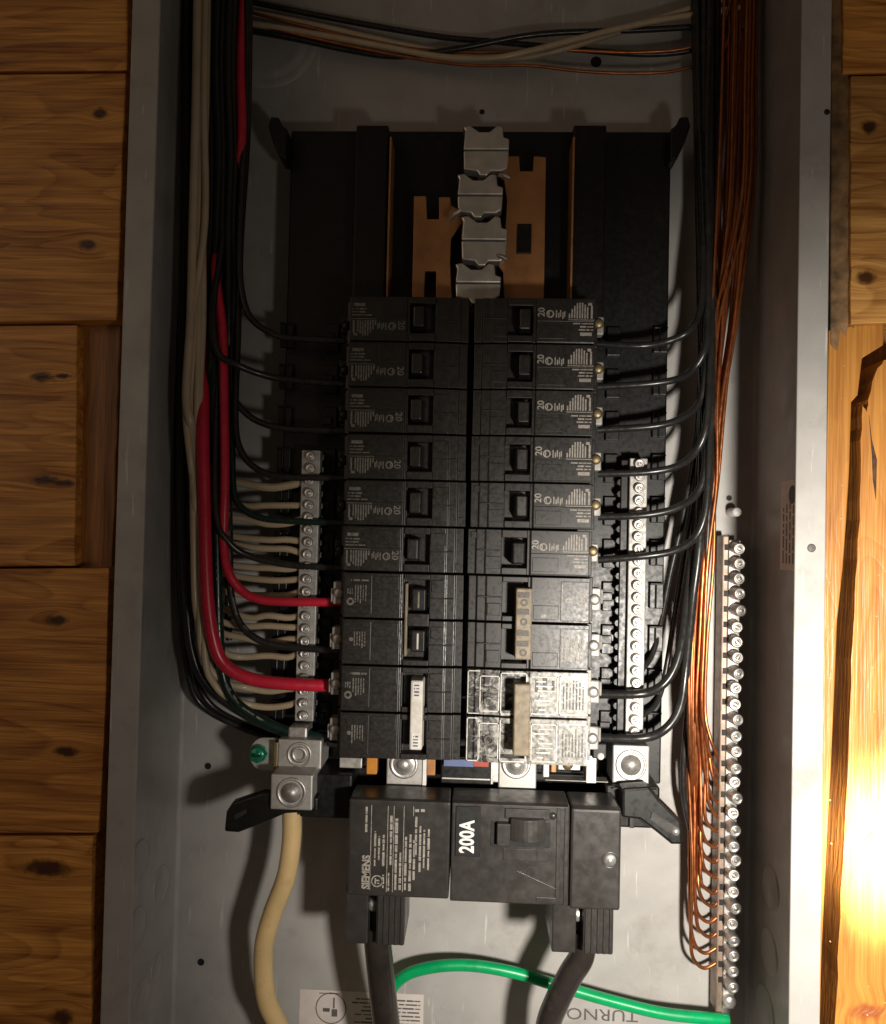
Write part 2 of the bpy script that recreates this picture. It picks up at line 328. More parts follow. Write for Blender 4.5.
# ------------------------------------------------------------------ the grey steel box
ZB, ZT, BACK = -15.0, 15.5, 3.85
box = thing('electrical_box', 'grey painted steel electrical panel box with its cover off', 'electrical box', (0, BACK, ZB))
MB().box(-7.0, 7.0, BACK, BACK+.06, ZB, ZT).part('back_panel', 'paint', box)
for sx in (-1, 1):
    prof = [(sx*7.125, 0.075), (sx*7.125, BACK+.06), (sx*6.96, BACK+.06), (sx*6.96, BACK-0.003)]
    prof += [(sx*(6.96+.105*math.sin(a)), BACK-.003-.105*(1-math.cos(a))) for a in [math.pi/2*k/6 for k in range(1, 7)]]
    prof += [(sx*7.065, 0.075)]
    MB().prism(prof, ZB, ZT, 'Z').part('side_wall', 'paint', box)
    # front flange with a small return lip
    MB().box(sx*7.125, sx*6.53, 0, 0.06, ZB, ZT).part('flange', 'paint', box, bevel=0.025)
MB().box(-7.06, 7.06, .06, BACK, ZT, ZT+.06).part('end_wall', 'paint', box)
MB().box(-7.06, 7.06, .06, BACK, ZB-.06, ZB).part('end_wall', 'paint', box)
def hole(px, py, r, Y=BACK, m='matte'):
    p = P(px, py, Y); o = MB().ring((p.x, p.z), r, r*1.35, Y-.006, 14).part('hole_rim', 'paint', box)
    MB().cyl((p.x, p.z), r, Y-.008, Y+.02, 14).part('screw_hole_shade', m, box)  # black disc painted in for the dark inside the hole
for px, py, r in ((208, 766, .085), (201, 962, .09), (266, 909, .06), (482, 112, .07), (596, 62, .14), (729, 498, .07)): hole(px, py, r)
p = P(737.5, 512, 3.3); q = MB().lathe((p.x, p.z), [(0, 3.3), (.09, 3.31), (.11, 3.34), (.11, BACK-.02)], 16).part('screw', 'white', box)
for px, py, r in ((811.5, 548, .085), (827, 112, .06)):
    p = P(px, py, 0); MB().lathe((p.x, p.z), [(0, -.012), (r*.6, -.014), (r, -.004), (r, .03)], 14).part('screw', 'ink' if r > .07 else 'matte', box)
# knockouts pressed into the side walls and back
def knock_side(sx, py, Y, r):
    z = P(150 if sx < 0 else 780, py, Y).z; X = sx*7.065
    pr = [(r*1.04, X), (r*1.0, X-sx*.035), (r*.93, X-sx*.018), (r*.9, X-sx*.010), (0, X-sx*.012)]
    MB().lathe((Y, z), pr, 28, 'X').part('knockout', 'paint', box)
for py, Y, r in ((862, 1.55, .46), (885, 2.85, .46), (930, 1.5, .46), (968, 2.7, .3), (1000, 1.9, .42)): knock_side(-1, py, Y, r)
for py, Y, r in ((888, 2.45, .48), (952, 2.5, .48), (1012, 2.7, .55)): knock_side(1, py, Y, r)
c = P(268, 38, BACK)
MB().lathe((c.x, c.z), [(1.30, BACK), (1.25, BACK-.035), (1.12, BACK-.01), (1.0, BACK-.01), (.95, BACK-.04), (.80, BACK-.012), (0, BACK-.012)], 36).part('knockout', 'paint', box)
# stickers and print on the box
a, b = P(300, 989, BACK), P(423, 1030, BACK); by = BACK-.008
st = MB().box(a.x, b.x, by, BACK+.002, b.z-.4, a.z).part('sticker', 'paper', box, label='pale paper sticker with a circle diagram and upside-down print')
cx, cz = P(331, 1008, BACK).x, P(331, 1008, BACK).z
m = MB().ring((cx, cz), .36, .385, by-.003, 28)
m.quad(cx-.20, cx-.03, cz-.09, cz+.0, by-.003).quad(cx+.02, cx+.16, cz-.2, cz-.02, by-.003).quad(cx+.05, cx+.09, cz, cz+.26, by-.003)
dashes(m, cx+.47, b.x-.08, b.z-.3, a.z-.12, 11, by-.003, 'X', .42, ragged=.25, start=-1)
dashes(m, cx-.3, cx+.4, a.z-.10, a.z-.04, 1, by-.003, 'X', .6)
m.part('sticker_print', 'ink', st)
p = P(597, 1014, BACK); bz = Vector((0, BACK, ZB))
text('TURNO', .40, Vector((p.x+.12, BACK-.006, p.z))-bz, math.pi, 'ink', box, 'lettering', 1.25)
sz0, sz1 = P(790, 572, 1.0).z, P(790, 478, 1.0).z
st = MB().box(7.055, 7.07, 1.1, 2.15, sz0, sz1).part('sticker', 'paper_dull', box, label='narrow warning label stuck inside the dark side wall')
m = MB()
for k in range(5):
    y = 1.22+k*.18; t = sz0+.15
    while t < sz1-.6: e = t+rnd.uniform(.06, .3); m.add([(7.052, y, t), (7.052, y+.06, t), (7.052, y+.06, e), (7.052, y, e)], [(0, 1, 2, 3)]); t = e+.05
m.part('sticker_print', 'ink', st)
MB().cyl((1.5, sz1-.32), .2, 7.05, 7.06, 18, axis='X').part('sticker_emblem', 'ink', st)

# ------------------------------------------------------------------ timber either side
def jag(p, q, n, amp):
    """points from p to q (XZ) with a splintered wander"""
    out = []
    for k in range(n+1):
        t = k/n; j = amp*rnd.uniform(-1, 1) if 0 < k < n else 0
        out.append((p[0]+(q[0]-p[0])*t+j, p[1]+(q[1]-p[1])*t))
    return out
def XZ(px, py, Y): v = P(px, py, Y); return (v.x, v.z)
L = thing('timber_framing', 'knotty pine boards and stud beside the shaded side of the box', 'timber framing', (-9, 2, ZB))
PINE_L, PINE_D = (0.80, 0.37, 0.075), (0.29, 0.092, 0.013)
def board(poly_px, Y, th, parent, knots=(), axis='X', light=PINE_L, dark=PINE_D, amp=.012, bevel=.022, name='plank', label=None):
    poly = []; base = Vector(parent.location)/S
    pts = [XZ(x, y, Y) for x, y in poly_px]
    for a, b in zip(pts, pts[1:]+pts[:1]): poly += jag(a, b, max(3, int(math.hypot(a[0]-b[0], a[1]-b[1])/.35)), amp)[:-1]
    key = f'pine_{len(M)}'
    M[key] = wood(key, axis, light, dark, 0.42, [(P(px, py, Y).x-base.x, P(px, py, Y).z-base.z, rx, rz_) for px, py, rx, rz_ in knots])
    return MB().prism(poly, Y, Y+th).part(name, key, parent, bevel=bevel, label=label)
board([(-80, -60), (128, -60), (127, 70), (-80, 72)], .35, 1.4, L)
board([(-80, 75), (126, 73), (117, 320), (-80, 323)], .30, 1.4, L, [(100, 113, .15, .10), (88, 245, .16, .10)])
board([(-80, 326), (77, 325), (75, 566), (-80, 567)], .45, 1.2, L, [(42, 377, .24, .10), (62, 376, .16, .05), (44, 480, .26, .09), (64, 483, .2, .06)])
board([(-80, 570), (109, 568), (106, 700), (98, 833), (-80, 833)], .25, 1.4, L, [(56, 620, .2, .10), (66, 751, .24, .10)], dark=(0.24, 0.070, 0.010), light=(0.70, 0.31, 0.062))
board([(-80, 836), (93, 836), (91, 900), (92, 1090), (-80, 1090)], .30, 1.4, L, [(48, 868, .42, .16), (62, 1018, .2, .14)])
board([(79, 322), (121, 322), (112, 572), (79, 572)], .72, 1.6, L, [(82, 410, .1, .3)], 'Z', (0.42, 0.17, 0.04), (0.14, 0.048, 0.010), .012, .022, 'stud')
MB().box(-12, -7.16, 2.9, 3.3, ZB, ZT).part('backing_board', 'pine_dark', L)
MB().box(-12, P(105, 324, .9).x, .98, 1.6, P(60, 332, .9).z, P(60, 312, .9).z).part('shim', 'pine_dark', L)
R = thing('timber_framing', 'torch-lit pine boards and split stud beside the bright flange', 'timber framing', (9, 2, ZB))
board([(843, -60), (960, -60), (960, 71), (843, 73)], .35, 1.2, R)
board([(851, 76), (960, 74), (960, 320), (851, 324)], .30, 1.2, R, [(868, 127, .15, .12), (866, 277, .17, .12)], light=(0.60, 0.31, 0.085), dark=(0.24, 0.09, 0.015))
# ragged bark strip by the flange
poly = [XZ(830, -60, .5), XZ(846, -60, .5)]+[XZ(x, y, .5) for x, y in ((847, 75), (853, 140), (852, 200), (858, 240), (856, 285), (859, 318), (852, 330), (848, 322), (845, 338), (840, 330), (836, 352), (829, 345))]
MB().prism(poly, .42, .9).part('bark', 'bark', R, bevel=.04)
e1 = [(829, 330), (856, 325), (884, 324), (884, 345), (862, 358), (858, 395), (852, 402), (849, 470), (846, 520), (843, 570), (838, 620), (835, 690), (832, 760), (828, 830), (825, 900), (822, 960), (819, 1090), (816, 1090), (824, 600)]
s1 = MB().prism([XZ(x+rnd.uniform(-.6, .6), y, .45) for x, y in e1], .45, 1.9).part('stud', 'pine_stud', R, bevel=.05, label='narrow strip of stud on the flange side of the split')
e2 = [(960, 352), (884, 360), (876, 372), (868, 400), (867, 412), (863, 404), (861, 440), (860, 500), (857, 560), (855, 610), (851, 660), (849, 730), (846, 800), (843, 870), (839, 940), (833, 1090), (960, 1090)]
s2 = board([(x+rnd.uniform(-.5, .5), y) for x, y in e2], .30, 1.6, R, [(872, 838, .17, .14), (868, 1012, .3, .14)], 'Z', (0.52, 0.235, 0.048), (0.27, 0.09, 0.014), .02, .02, 'stud', 'wide stud face where the torch beam lands')
MB().box(7.16, 12, 1.5, 2.4, ZB, ZT).part('backing_board', 'pine_dark', R)
poly = [XZ(x, y, .8) for x, y in ((853, 410), (857, 410), (855, 520), (851, 640), (846, 760), (841, 880), (835, 1090), (829, 1090), (836, 880), (842, 760), (847, 640), (851, 520))]
MB().prism(poly, .8, 1.5).part('splinter', 'pine_stud', R, bevel=.03)
MB().prism([XZ(x, y, .29) for x, y in ((869, 415), (872, 440), (877, 460), (876, 500), (873, 480), (872, 455))], .288, .31).part('crack', 'knot', s2)
m = MB()
for k in range(34):
    px, py = (rnd.uniform(828, 846), rnd.uniform(345, 1020)) if rnd.random() < .45 else (rnd.uniform(858, 886), rnd.uniform(560, 1024))
    if px < 850: px = 829+(px-829)*(1-(py-345)/1500)-(py-345)/75; Y = .45
    else: Y = .30
    v = P(px, py, Y); r = rnd.uniform(.007, .018)
    m.lathe((v.x, v.z), [(0, Y-.02), (r*.7, Y-.016), (r, Y+.006)], 7)
o = m.part('sap_specks', 'speck', R); o['kind'] = 'stuff'

# ------------------------------------------------------------------ the black plastic interior with its bus
SEAM, ROW0, FACE = 0.045, 5.05, 1.094
def rz(k): return ROW0-k-.5                                   # centre height of breaker row k (0 = top)
pb0, pb1 = P(284, 400, 2.9), P(667, 400, 2.9)
ptop, pbot = P(480, 131, 2.9).z, P(480, 778, 2.9).z
base = thing('bus_assembly', 'black plastic bus base with copper plates and silver stabs behind the breakers', 'bus assembly', (0, BACK, pbot))
BL, BR = pb0.x, pb1.x
MB().box(BL, BR, 2.9, 3.2, pbot, ptop).box(BL+.3, BL+.8, 3.2, BACK, pbot+.3, pbot+1).box(BR-.8, BR-.3, 3.2, BACK, pbot+.3, pbot+1).box(BL+.3, BL+.8, 3.2, BACK, ptop-1, ptop-.3).box(BR-.8, BR-.3, 3.2, BACK, ptop-1, ptop-.3).part('base_plate', 'plastic_base', base, bevel=.04)
# vertical ribs with thin copper edges and the top tabs
for xa, xb, cpx in ((357, 389, 389.5), (573, 606, 572.5)):
    a, b = P(xa, 127, 2.4), P(xb, 127, 2.4)
    MB().box(a.x, b.x, 2.3, 2.9, ROW0-.2, a.z).part('rib', 'plastic_base', base, bevel=.04)
    cx = P(cpx, 200, 2.25).x
    MB().box(cx-.022, cx+.022, 2.2, 2.9, ROW0-.3, P(cpx, 138, 2.25).z).part('bus_edge', 'copper_plate', base)
# hooks at the top corners
for s, px in ((-1, 283), (1, 675)):
    v = P(px, 128, 2.4)
    MB().prism([(v.x-s*.1, v.z-.75), (v.x-s*.1, v.z-.02), (v.x+s*.06, v.z+.1), (v.x+s*.1, v.z+.26), (v.x+s*.3, v.z+.28), (v.x+s*.36, v.z+.06), (v.x+s*.24, v.z-.32), (v.x+s*.06, v.z-.72)], 2.4, 3.0).part('hook', 'plastic_base', base, bevel=.04)
# copper plates
def poly_px(pts, Y): return [XZ(x, y, Y) for x, y in pts]
MB().prism(poly_px([(414, 196), (426, 196), (427, 219), (439, 219), (439, 197), (450, 197), (451, 205), (463, 212), (461, 224), (451, 238), (450, 262), (452, 300), (436, 300), (436, 271), (425, 271), (424, 300), (412, 300)], 2.35), 2.35, 2.45).part('copper_plate', 'copper_plate', base, bevel=.015)
MB().prism(poly_px([(508, 156), (519, 156), (520, 171), (533, 171), (534, 156), (546, 157), (544, 300), (504, 300), (503, 272), (494, 260), (496, 244), (505, 236), (507, 200), (504, 180), (498, 175), (500, 164)], 2.35), 2.35, 2.45).part('copper_plate', 'copper_plate', base, bevel=.015)
a, b = P(517, 224, 2.34), P(531, 254, 2.34)
MB().box(a.x, b.x, 2.31, 2.36, b.z, a.z).part('slot_insert', 'plastic_base', base, bevel=.02)
# silver stabs in a staggered column
for px, py0, py1, sh in ((484, 128, 172, 0), (478, 176, 214, -1), (482, 218, 262, 0), (476, 265, 300, -1)):
    a, b, mid = P(px-20, py0, 2.05), P(px+20, py1, 2.05), P(px, (py0+py1)/2, 2.05)
    w = (b.x-a.x)/2; cx = mid.x; z1, z0 = a.z, b.z; zm = (z0+z1)/2-.03
    sb = MB().prism([(cx-w, zm+.012), (cx-w+.03, z1-.1), (cx-w-.02, z1), (cx-w+.14, z1+.03), (cx-.12, z1-.12), (cx+.12, z1-.12), (cx+w-.18, z1+.03), (cx+w-.06, z1), (cx+w-.03, z1-.24), (cx+w+.1, z1-.28), (cx+w+.1, zm+.012)], 1.98, 2.35).part('stab', 'stab', base, bevel=.03)
    MB().prism([(cx-w, zm-.012), (cx+w+.1, zm-.012), (cx+w+.08, z0+.08), (cx+w-.05, z0), (cx+.15, z0), (cx+.08, z0-.1), (cx-.08, z0-.1), (cx-.15, z0), (cx-w+.02, z0+.04)], 2.0, 2.35).part('stab_plate', 'stab', sb, bevel=.03)
for px, py, an in ((505, 176, -.5), (455, 214, .6), (502, 257, -.5)):
    v = P(px, py, 1.95); m = MB(); d = Vector((math.cos(an), 0, math.sin(an)))*.13
    m.tube([v-d+Vector((0, .1, 0)), v, v+d*1.1-Vector((0, .03, 0))], .055, 10, 4); m.part('rivet_tab', 'zinc', base)
MB().box(P(463, 128, 2.2).x, P(500, 128, 2.2).x, 2.36, 2.95, ROW0-.3, P(480, 122, 2.2).z).part('stab_rail', 'matte', base, bevel=.05)
# moulded cells flanking the breaker rows, both sides
cellm = {}
for side in (-1, 1):
    for k in range(10):
        z = rz(k)
        for j, (pa, pb, hh) in enumerate(((603, 617, .34), (650, 664, .30))):
            a, b = P(pa, 560, 2.8).x-SEAM, P(pb, 560, 2.8).x-SEAM
            m = MB().box(-(b-a)/2, (b-a)/2, 0, .12, -hh, hh)
            if j == 0: m.box(-(b-a)/2-.02, (b-a)/2-.1, -.06, 0, -.1, .1)
            else: m.box(-.04, .0, -.05, 0, -hh, hh).box(-(b-a)/2, (b-a)/2, -.05, 0, hh-.05, hh)
            if j not in cellm: cellm[j] = m.mesh('cell', 'plastic_base')
            place(cellm[j], 'cell', base, Vector((SEAM+side*(a+b)/2, 2.785, z+(.02 if j else -.03)))-Vector(base.location)/S, None, .02)
    xr = P(622, 600, 2.6).x-SEAM
    m = MB().box(SEAM+side*(xr-.1), SEAM+side*(xr+.1), 2.45, 2.9, rz(9)-.6, rz(3)+.15)
    for k in range(24): m.cyl((SEAM+side*(xr-.10), rz(3)-.1-k*.27), .075, 2.5, 2.85, 8)
    m.part('bar_carrier', 'plastic_base', base, bevel=.02)
# lower feet that reach out to carry the cover
lf = poly_px([(318, 798), (290, 795), (262, 793), (232, 803), (226, 812), (224, 832), (238, 833), (262, 824), (285, 814), (318, 812)], 1.3)
f = MB().prism(lf, 1.3, 1.62).part('foot', 'plastic_base', base, bevel=.05)
sl = poly_px([(234, 815), (246, 809), (247, 813), (235, 820)], 1.29)
MB().prism(sl, 1.285, 1.31).part('foot_slot', 'plastic_main', f)
rf = poly_px([(622, 789), (650, 787), (660, 800), (672, 812), (682, 822), (683, 845), (672, 845), (656, 832), (640, 820), (622, 818)], 1.3)
f = MB().prism(rf, 1.3, 1.75).part('foot', 'plastic_base', base, bevel=.06)
MB().prism(poly_px([(652, 812), (676, 826), (678, 836), (668, 832), (650, 819)], 1.29), 1.27, 1.31).part('foot_slot', 'plastic_main', f)
v = P(676, 832, 1.25); MB().lathe((v.x, v.z), [(0, 1.22), (.07, 1.23), (.09, 1.3)], 12).part('foot_pin', 'zinc', f)
a, b = P(606, 786, 1.7), P(660, 830, 1.7)
MB().box(a.x, b.x, 1.75, 2.9, b.z, a.z).part('foot_root', 'plastic_base', base, bevel=.05)
MB().box(P(300, 800, 1.7).x, P(352, 800, 1.7).x, 1.65, 2.9, b.z, a.z+.05).part('foot_root', 'plastic_base', base, bevel=.05)
m = MB()
for (xa, ya, xb, yb) in ((612, 788, 657, 791), (620, 800, 650, 803), (630, 789, 634, 828)):
    a, b = P(xa, ya, 1.68), P(xb, yb, 1.68); m.box(a.x, b.x, 1.66, 1.76, b.z, a.z)
m.part('foot_web', 'plastic_main', base, bevel=.01)
# strip of hardware between the branch breakers and the main
for px in (406, 518):
    a, b = P(px-19, 748, 1.9), P(px+18, 792, 1.9); ct = P(px-2, 764, 1.9)
    lg = MB().box(a.x, b.x, 1.9, 2.2, b.z, a.z).part('bus_lug', 'alu', base, bevel=.03)
    MB().lathe((ct.x, ct.z), [(0, 1.78), (.12, 1.78), (.14, 1.83), (.15, 1.86), (.24, 1.865), (.25, 1.87), (.27, 1.85), (.32, 1.86), (.33, 1.9)], 24).part('bolt', 'zinc', lg)
for xa, xb, mm, nm in ((444, 474, 'blue', 'colour_strip'), (474, 489, 'red', 'colour_strip')):
    a, b = P(xa, 759, 1.8), P(xb, 767, 1.8); MB().box(a.x, b.x-.01, 1.8, 1.9, b.z, a.z).part(nm, mm, base)
a, b = P(441, 757, 1.85), P(491, 786, 1.85); MB().box(a.x, b.x, 1.91, 2.6, b.z, a.z).part('link_block', 'plastic_base', base, bevel=.03)
a, b = P(442, 778, 1.8), P(490, 781, 1.8); MB().box(a.x, b.x, 1.84, 1.9, b.z, a.z).part('link_edge', 'zinc', base)
a, b = P(367, 757, 1.9), P(377, 774, 1.9); MB().box(a.x, b.x, 1.85, 2.1, b.z, a.z).part('orange_tag', 'orange', base, bevel=.02)
a, b = P(427, 757, 1.9), P(435, 776, 1.9); MB().box(a.x, b.x, 1.92, 2.1, b.z, a.z).part('copper_strap', 'copper_plate', base, bevel=.02)
a, b = P(423, 757, 1.9), P(426, 790, 1.9); MB().box(a.x, b.x, 1.85, 2.1, b.z, a.z).part('clip', 'white', base, bevel=.01)
for xa, xb, ya, yb, mm in ((543, 549, 758, 777, 'zinc'), (551, 556, 760, 772, 'copper_plate'), (558, 580, 758, 770, 'stab'), (586, 596, 755, 783, 'zinc'), (492, 500, 757, 782, 'stab'), (545, 608, 779, 782, 'zinc'), (340, 362, 757, 768, 'stab'), (487, 493, 757, 784, 'zinc')):
    a, b = P(xa, ya, 2.0), P(xb, yb, 2.0); MB().box(a.x, b.x, 1.95, 2.3, b.z, a.z).part('clip', mm, base, bevel=.02)
v = P(568, 765, 1.9); MB().lathe((v.x, v.z), [(0, 1.88), (.1, 1.88), (.13, 1.95)], 14).part('clip_screw', 'brass', base)
a, b = P(592, 742, 2.0), P(606, 758, 2.0); MB().box(a.x, b.x, 1.9, 2.3, b.z, a.z).part('clip', 'plastic_base', base, bevel=.03)
v = P(601, 757, 1.85); MB().lathe((v.x, v.z), [(0, 1.83), (.06, 1.84), (.08, 1.9)], 10).part('clip_screw', 'white', base)
# wiring pan web under the strip
MB().box(BL+.5, BR-.3, 2.7, 2.9, P(480, 800, 2.7).z, P(480, 772, 2.7).z).part('lower_web', 'plastic_base', base)

# ------------------------------------------------------------------ screws shared by the terminal bars
def slot_screw(r, h, name='screw', m='zinc'):
    b = MB().lathe((0, 0), [(r*.0, -h), (r*.35, -h), (r*.42, -h+.03), (r*.55, -h+.03), (r*.72, -h-.004), (r*.95, -h+.012), (r, -h+.05), (r, 0)], 16)
    b.box(-r*.5, r*.5, -h-.006, -h+.03, -r*.07, r*.07)
    return b.mesh(name, m)
SCREW = slot_screw(.115, .13); SCREW_D = slot_screw(.142, .34)
def terminal_bar(px, py0, py1, w, label, n, skip=()):
    a, b = P(px, py0, 2.25), P(px, py1, 2.25); zt, zb = a.z, b.z
    t = thing('neutral_bar', label, 'terminal bar', (a.x, 2.75, zb), 'neutral bars beside the breakers')
    dx = (b.x-a.x)
    m = MB().box(a.x-w/2+dx/2, a.x+w/2+dx/2, 2.3, 2.7, zb, zt); m.part('bar', 'zinc_dull', t, bevel=.02)
    pitch = (zt-zb)/n
    for k in range(n):
        z = zt-pitch*(k+.5)
        if k in skip: continue
        o = place(SCREW, 'screw', t, Vector((a.x+dx/2+rnd.uniform(-.01, .01), 2.3, z))-Vector((a.x, 2.75, zb)), (0, rnd.uniform(0, 3.1), 0))
    m = MB()
    for k in range(n):
        z = zt-pitch*(k+.5); m.box(a.x+w/2+dx/2+.03, a.x+w/2+dx/2+.09, 2.28, 2.5, z-.08, z+.06)
    return t, a.x+dx/2, zt, zb, pitch
NL = terminal_bar(307, 450, 722, .43, 'zinc neutral bar with cream wires landing on it', 22)
NR = terminal_bar(637, 458, 738, .40, 'zinc neutral bar beside the glossy black wires', 23)
# pale ticks moulded along the inner edge of the shaded bar
m = MB()
for k in range(22):
    z = NL[2]-NL[4]*(k+.5); x = P(318.5, 560, 2.4).x
    m.box(x+.03, x+.06, 2.4, 2.44, z-.07, z+.05)
m.part('tick_marks', 'print_dim', NL[0])['kind'] = 'stuff'

# lugs
def lug(pxa, pya, pxb, pyb, Y, label, big=True, socket=True):
    a, b = P(pxa, pya, Y), P(pxb, pyb, Y); c = (a+b)/2; r = min(abs(b.x-a.x), abs(a.z-b.z))*.40
    t = thing('wire_lug', label, 'lug', (c.x, 2.9, b.z), 'large wire lugs')
    MB().box(a.x, b.x, Y, 2.7, b.z, a.z).part('block', 'alu', t, bevel=.035)
    MB().lathe((c.x, c.z), [(r*1.08, Y-.002), (r*1.05, Y-.03), (r*.88, Y-.035), (r*.84, Y+.03), (r*.74, Y+.03), (r*.70, Y-.04), (r*.44, Y-.05), (r*.40, Y+.02 if socket else Y-.09), (0, Y+.02 if socket else Y-.10)], 28).part('set_screw', 'zinc', t)
    return t, c
lug(278, 739, 321, 770, 1.75, 'square aluminium lug beside the green bonding screw')
lug(271, 774, 312, 811, 1.15, 'square aluminium lug clamping the thick cream cable', socket=False)
lug(613, 745, 649, 785, 1.9, 'bright aluminium lug at the foot of the glossy-wire neutral bar', socket=False)
v = P(300, 773, 1.8); a, b = P(279, 766, 1.9), P(319, 778, 1.9)
bs = thing('bonding_strap', 'silver bonding strap held by a green screw', 'strap', (P(262, 755, 2).x, 2.6, P(262, 770, 2).z))
n0 = 10; c0 = P(264, 754, 2.0); zt_, zb_ = P(270, 738, 2.0).z, P(270, 771, 2.0).z; hh = (zt_-zb_)/2
poly = [(P(277, 755, 2.0).x, zb_), (P(277, 755, 2.0).x, zt_)]+[(c0.x-.02+.32*math.cos(a), (zt_+zb_)/2+hh*math.sin(a)) for a in [math.pi/2+math.pi*k/n0 for k in range(n0+1)]]
MB().prism(poly, 2.0, 2.08).part('strap_plate', 'alu', bs, bevel=.02)
MB().box(P(274, 755, 1.8).x, P(278.5, 755, 1.8).x, 1.72, 2.0, zb_+.02, zt_-.02).part('strap_flange', 'brass', bs, bevel=.02)
g = P(258, 754, 1.9); gs = MB().lathe((g.x, g.z), [(0, 1.74), (.07, 1.76), (.08, 1.80), (.15, 1.78), (.19, 1.82), (.20, 1.9), (.20, 2.0)], 8).part('green_screw', 'green_paint', bs, label='green hex grounding screw')
MB().box(g.x-.1, g.x+.1, 1.735, 1.77, g.z-.025, g.z+.025).part('screw_slot', 'matte', gs)
v = P(298, 733, 2.0); MB().box(v.x-.22, v.x+.22, 1.95, 2.5, v.z-.12, v.z+.14).part('strap_end', 'zinc', bs, bevel=.05)

# ground bar
g0, g1 = P(733, 540, 3.2), P(727, 1012, 3.2)
gb = thing('ground_bar', 'long zinc ground bar with a column of screws and bare copper wires', 'terminal bar', (g1.x, BACK, g1.z))
gx = lambda z: P(734.5, 760, 3.2).x
XG = P(734.5, 760, 3.2).x; XS = P(724.5, 760, 3.25).x
MB().box(XG-.16, XG+.12, 3.32, 3.62, g1.z, g0.z).part('bar', 'zinc', gb, bevel=.02)
MB().box(XS-.10, XS+.05, 3.30, 3.80, g1.z-.1, g0.z+.1).part('rail', 'rail', gb, bevel=.03)
MB().box(XG-.15, XG+.15, 3.62, BACK, g1.z+.2, g1.z+.8).box(XG-.15, XG+.15, 3.62, BACK, g0.z-.9, g0.z-.3).part('standoff', 'zinc', gb)
GZ = []
for k in range(29):
    z = P(735, 547.5+15.62*k, 3.1).z; GZ.append(z)
    place(SCREW_D, 'screw', gb, Vector((XG-.03+rnd.uniform(-.015, .015), 3.32, z))-Vector((g1.x, BACK, g1.z)), (rnd.uniform(-.15, .15), rnd.uniform(0, 3.1), rnd.uniform(-.12, .12)))
wh = MB().box(-.05, .05, -.006, .02, -.07, .07).mesh('wire_hole', 'matte')
for z in GZ: place(wh, 'wire_hole', gb, Vector((XS-.01, 3.30, z))-Vector((g1.x, BACK, g1.z)))
v = P(733, 1008, 3.0); MB().lathe((v.x, v.z), [(0, 3.18), (.12, 3.19), (.15, 3.23), (.15, 3.4)], 18).part('end_screw', 'stab', gb)

# ------------------------------------------------------------------ breakers
PLM = [0]
def breaker_body(z0, z1, mbody, parent):
    m = MB()
    prof = [(.015, .10), (.015, 1.5), (2.66, 1.5), (2.72, .75), (2.72, .42), (2.60, .40), (2.60, .0), (1.36, .0), (1.34, .03), (1.28, .03), (1.28, .30), (.74, .30), (.74, .04), (.40, .04), (.38, .06), (.20, .06), (.18, .10)]
    m.prism(prof, z0, z1, 'Z'); return m
def single_pole(mbody, mprint, mterm='zinc', mscrew='brass', name='circuit_breaker'):
    t = thing(name, '', 'breaker')
    m = breaker_body(-.482, .482, mbody, t)
    bd = m.part('body', mbody, t, bevel=.03, local=True)
    # cheeks that close the handle well
    r = MB().box(.74, 1.285, -.012, .32, .31, .478).box(.74, 1.285, -.012, .32, -.478, -.33)
    r.part('handle_well', mbody, t, bevel=.015, local=True)
    h = MB().taper(.93, 1.26, -.26, .24, -.16, .30, .05, .03); h.part('handle', mbody, t, bevel=.03, local=True)
    # ribs and shallow panels
    r = MB().box(.22, .72, .025, .06, .02, .05).box(.40, .72, .015, .05, -.36, -.10).box(.08, .40, .075, .1, .28, .42).box(1.36, 2.58, -.012, .01, -.465, -.445).box(1.36, 2.58, -.010, .01, -.02, -.005)
    r.box(1.40, 1.95, -.012, .01, -.40, -.10)
    r.part('moulded_rib', mbody, t, bevel=.008, local=True)
    m = MB().box(2.60, 2.86, .44, .74, -.18, .22); tm = m.part('terminal', 'zinc_dull' if mterm == 'zinc' else mterm, t, bevel=.03, local=True)
    MB().lathe((2.74, .06), [(0, .36), (.07, .36), (.11, .39), (.12, .45)], 12).part('terminal_screw', mscrew, tm, local=True)
    text('20', .20, (1.47, -.008, .17), math.pi/2, mprint, t, 'rating_mark', 1.0, .004)
    rg = random.Random(3); m = MB().ring((1.66, .16), .055, .085, -.006, 18)
    for x, a, b in ((1.62, .12, .2), (1.78, .08, .24), (1.83, .08, .19), (1.87, .1, .24), (1.92, .06, .2), (1.955, .1, .22)): m.quad(x, x+.026, a, b, -.006)
    m.part('maker_mark', mprint, t, local=True)
    m = MB()
    for k in range(9):
        x = 2.03+k*.055; hgt = (.10, .2, .27, .33, .34, .34, .30, .25, .0)[k]
        if hgt: m.quad(x, x+.032, .06, .06+hgt, -.006)
    m.quad(2.50, 2.54, .06, .34, -.006); m.quad(2.44, 2.52, .34, .40, -.006); m.quad(2.02, 2.58, .02, .035, -.006)
    dashes(m, 2.08, 2.56, -.22, -.02, 3, -.006, 'X', .5, rg, .4, -1)
    dashes(m, 2.28, 2.54, -.34, -.22, 1, -.006, 'X', .6, rg, .1)
    m.part('label_print', mprint, t, local=True)
    return t
GAP = .01
proto = single_pole('plastic', 'print'); proto_dim = single_pole('plastic', 'print_dim', 'plastic_base', 'plastic_base')  # dim bank's terminals coloured black to stand for shade
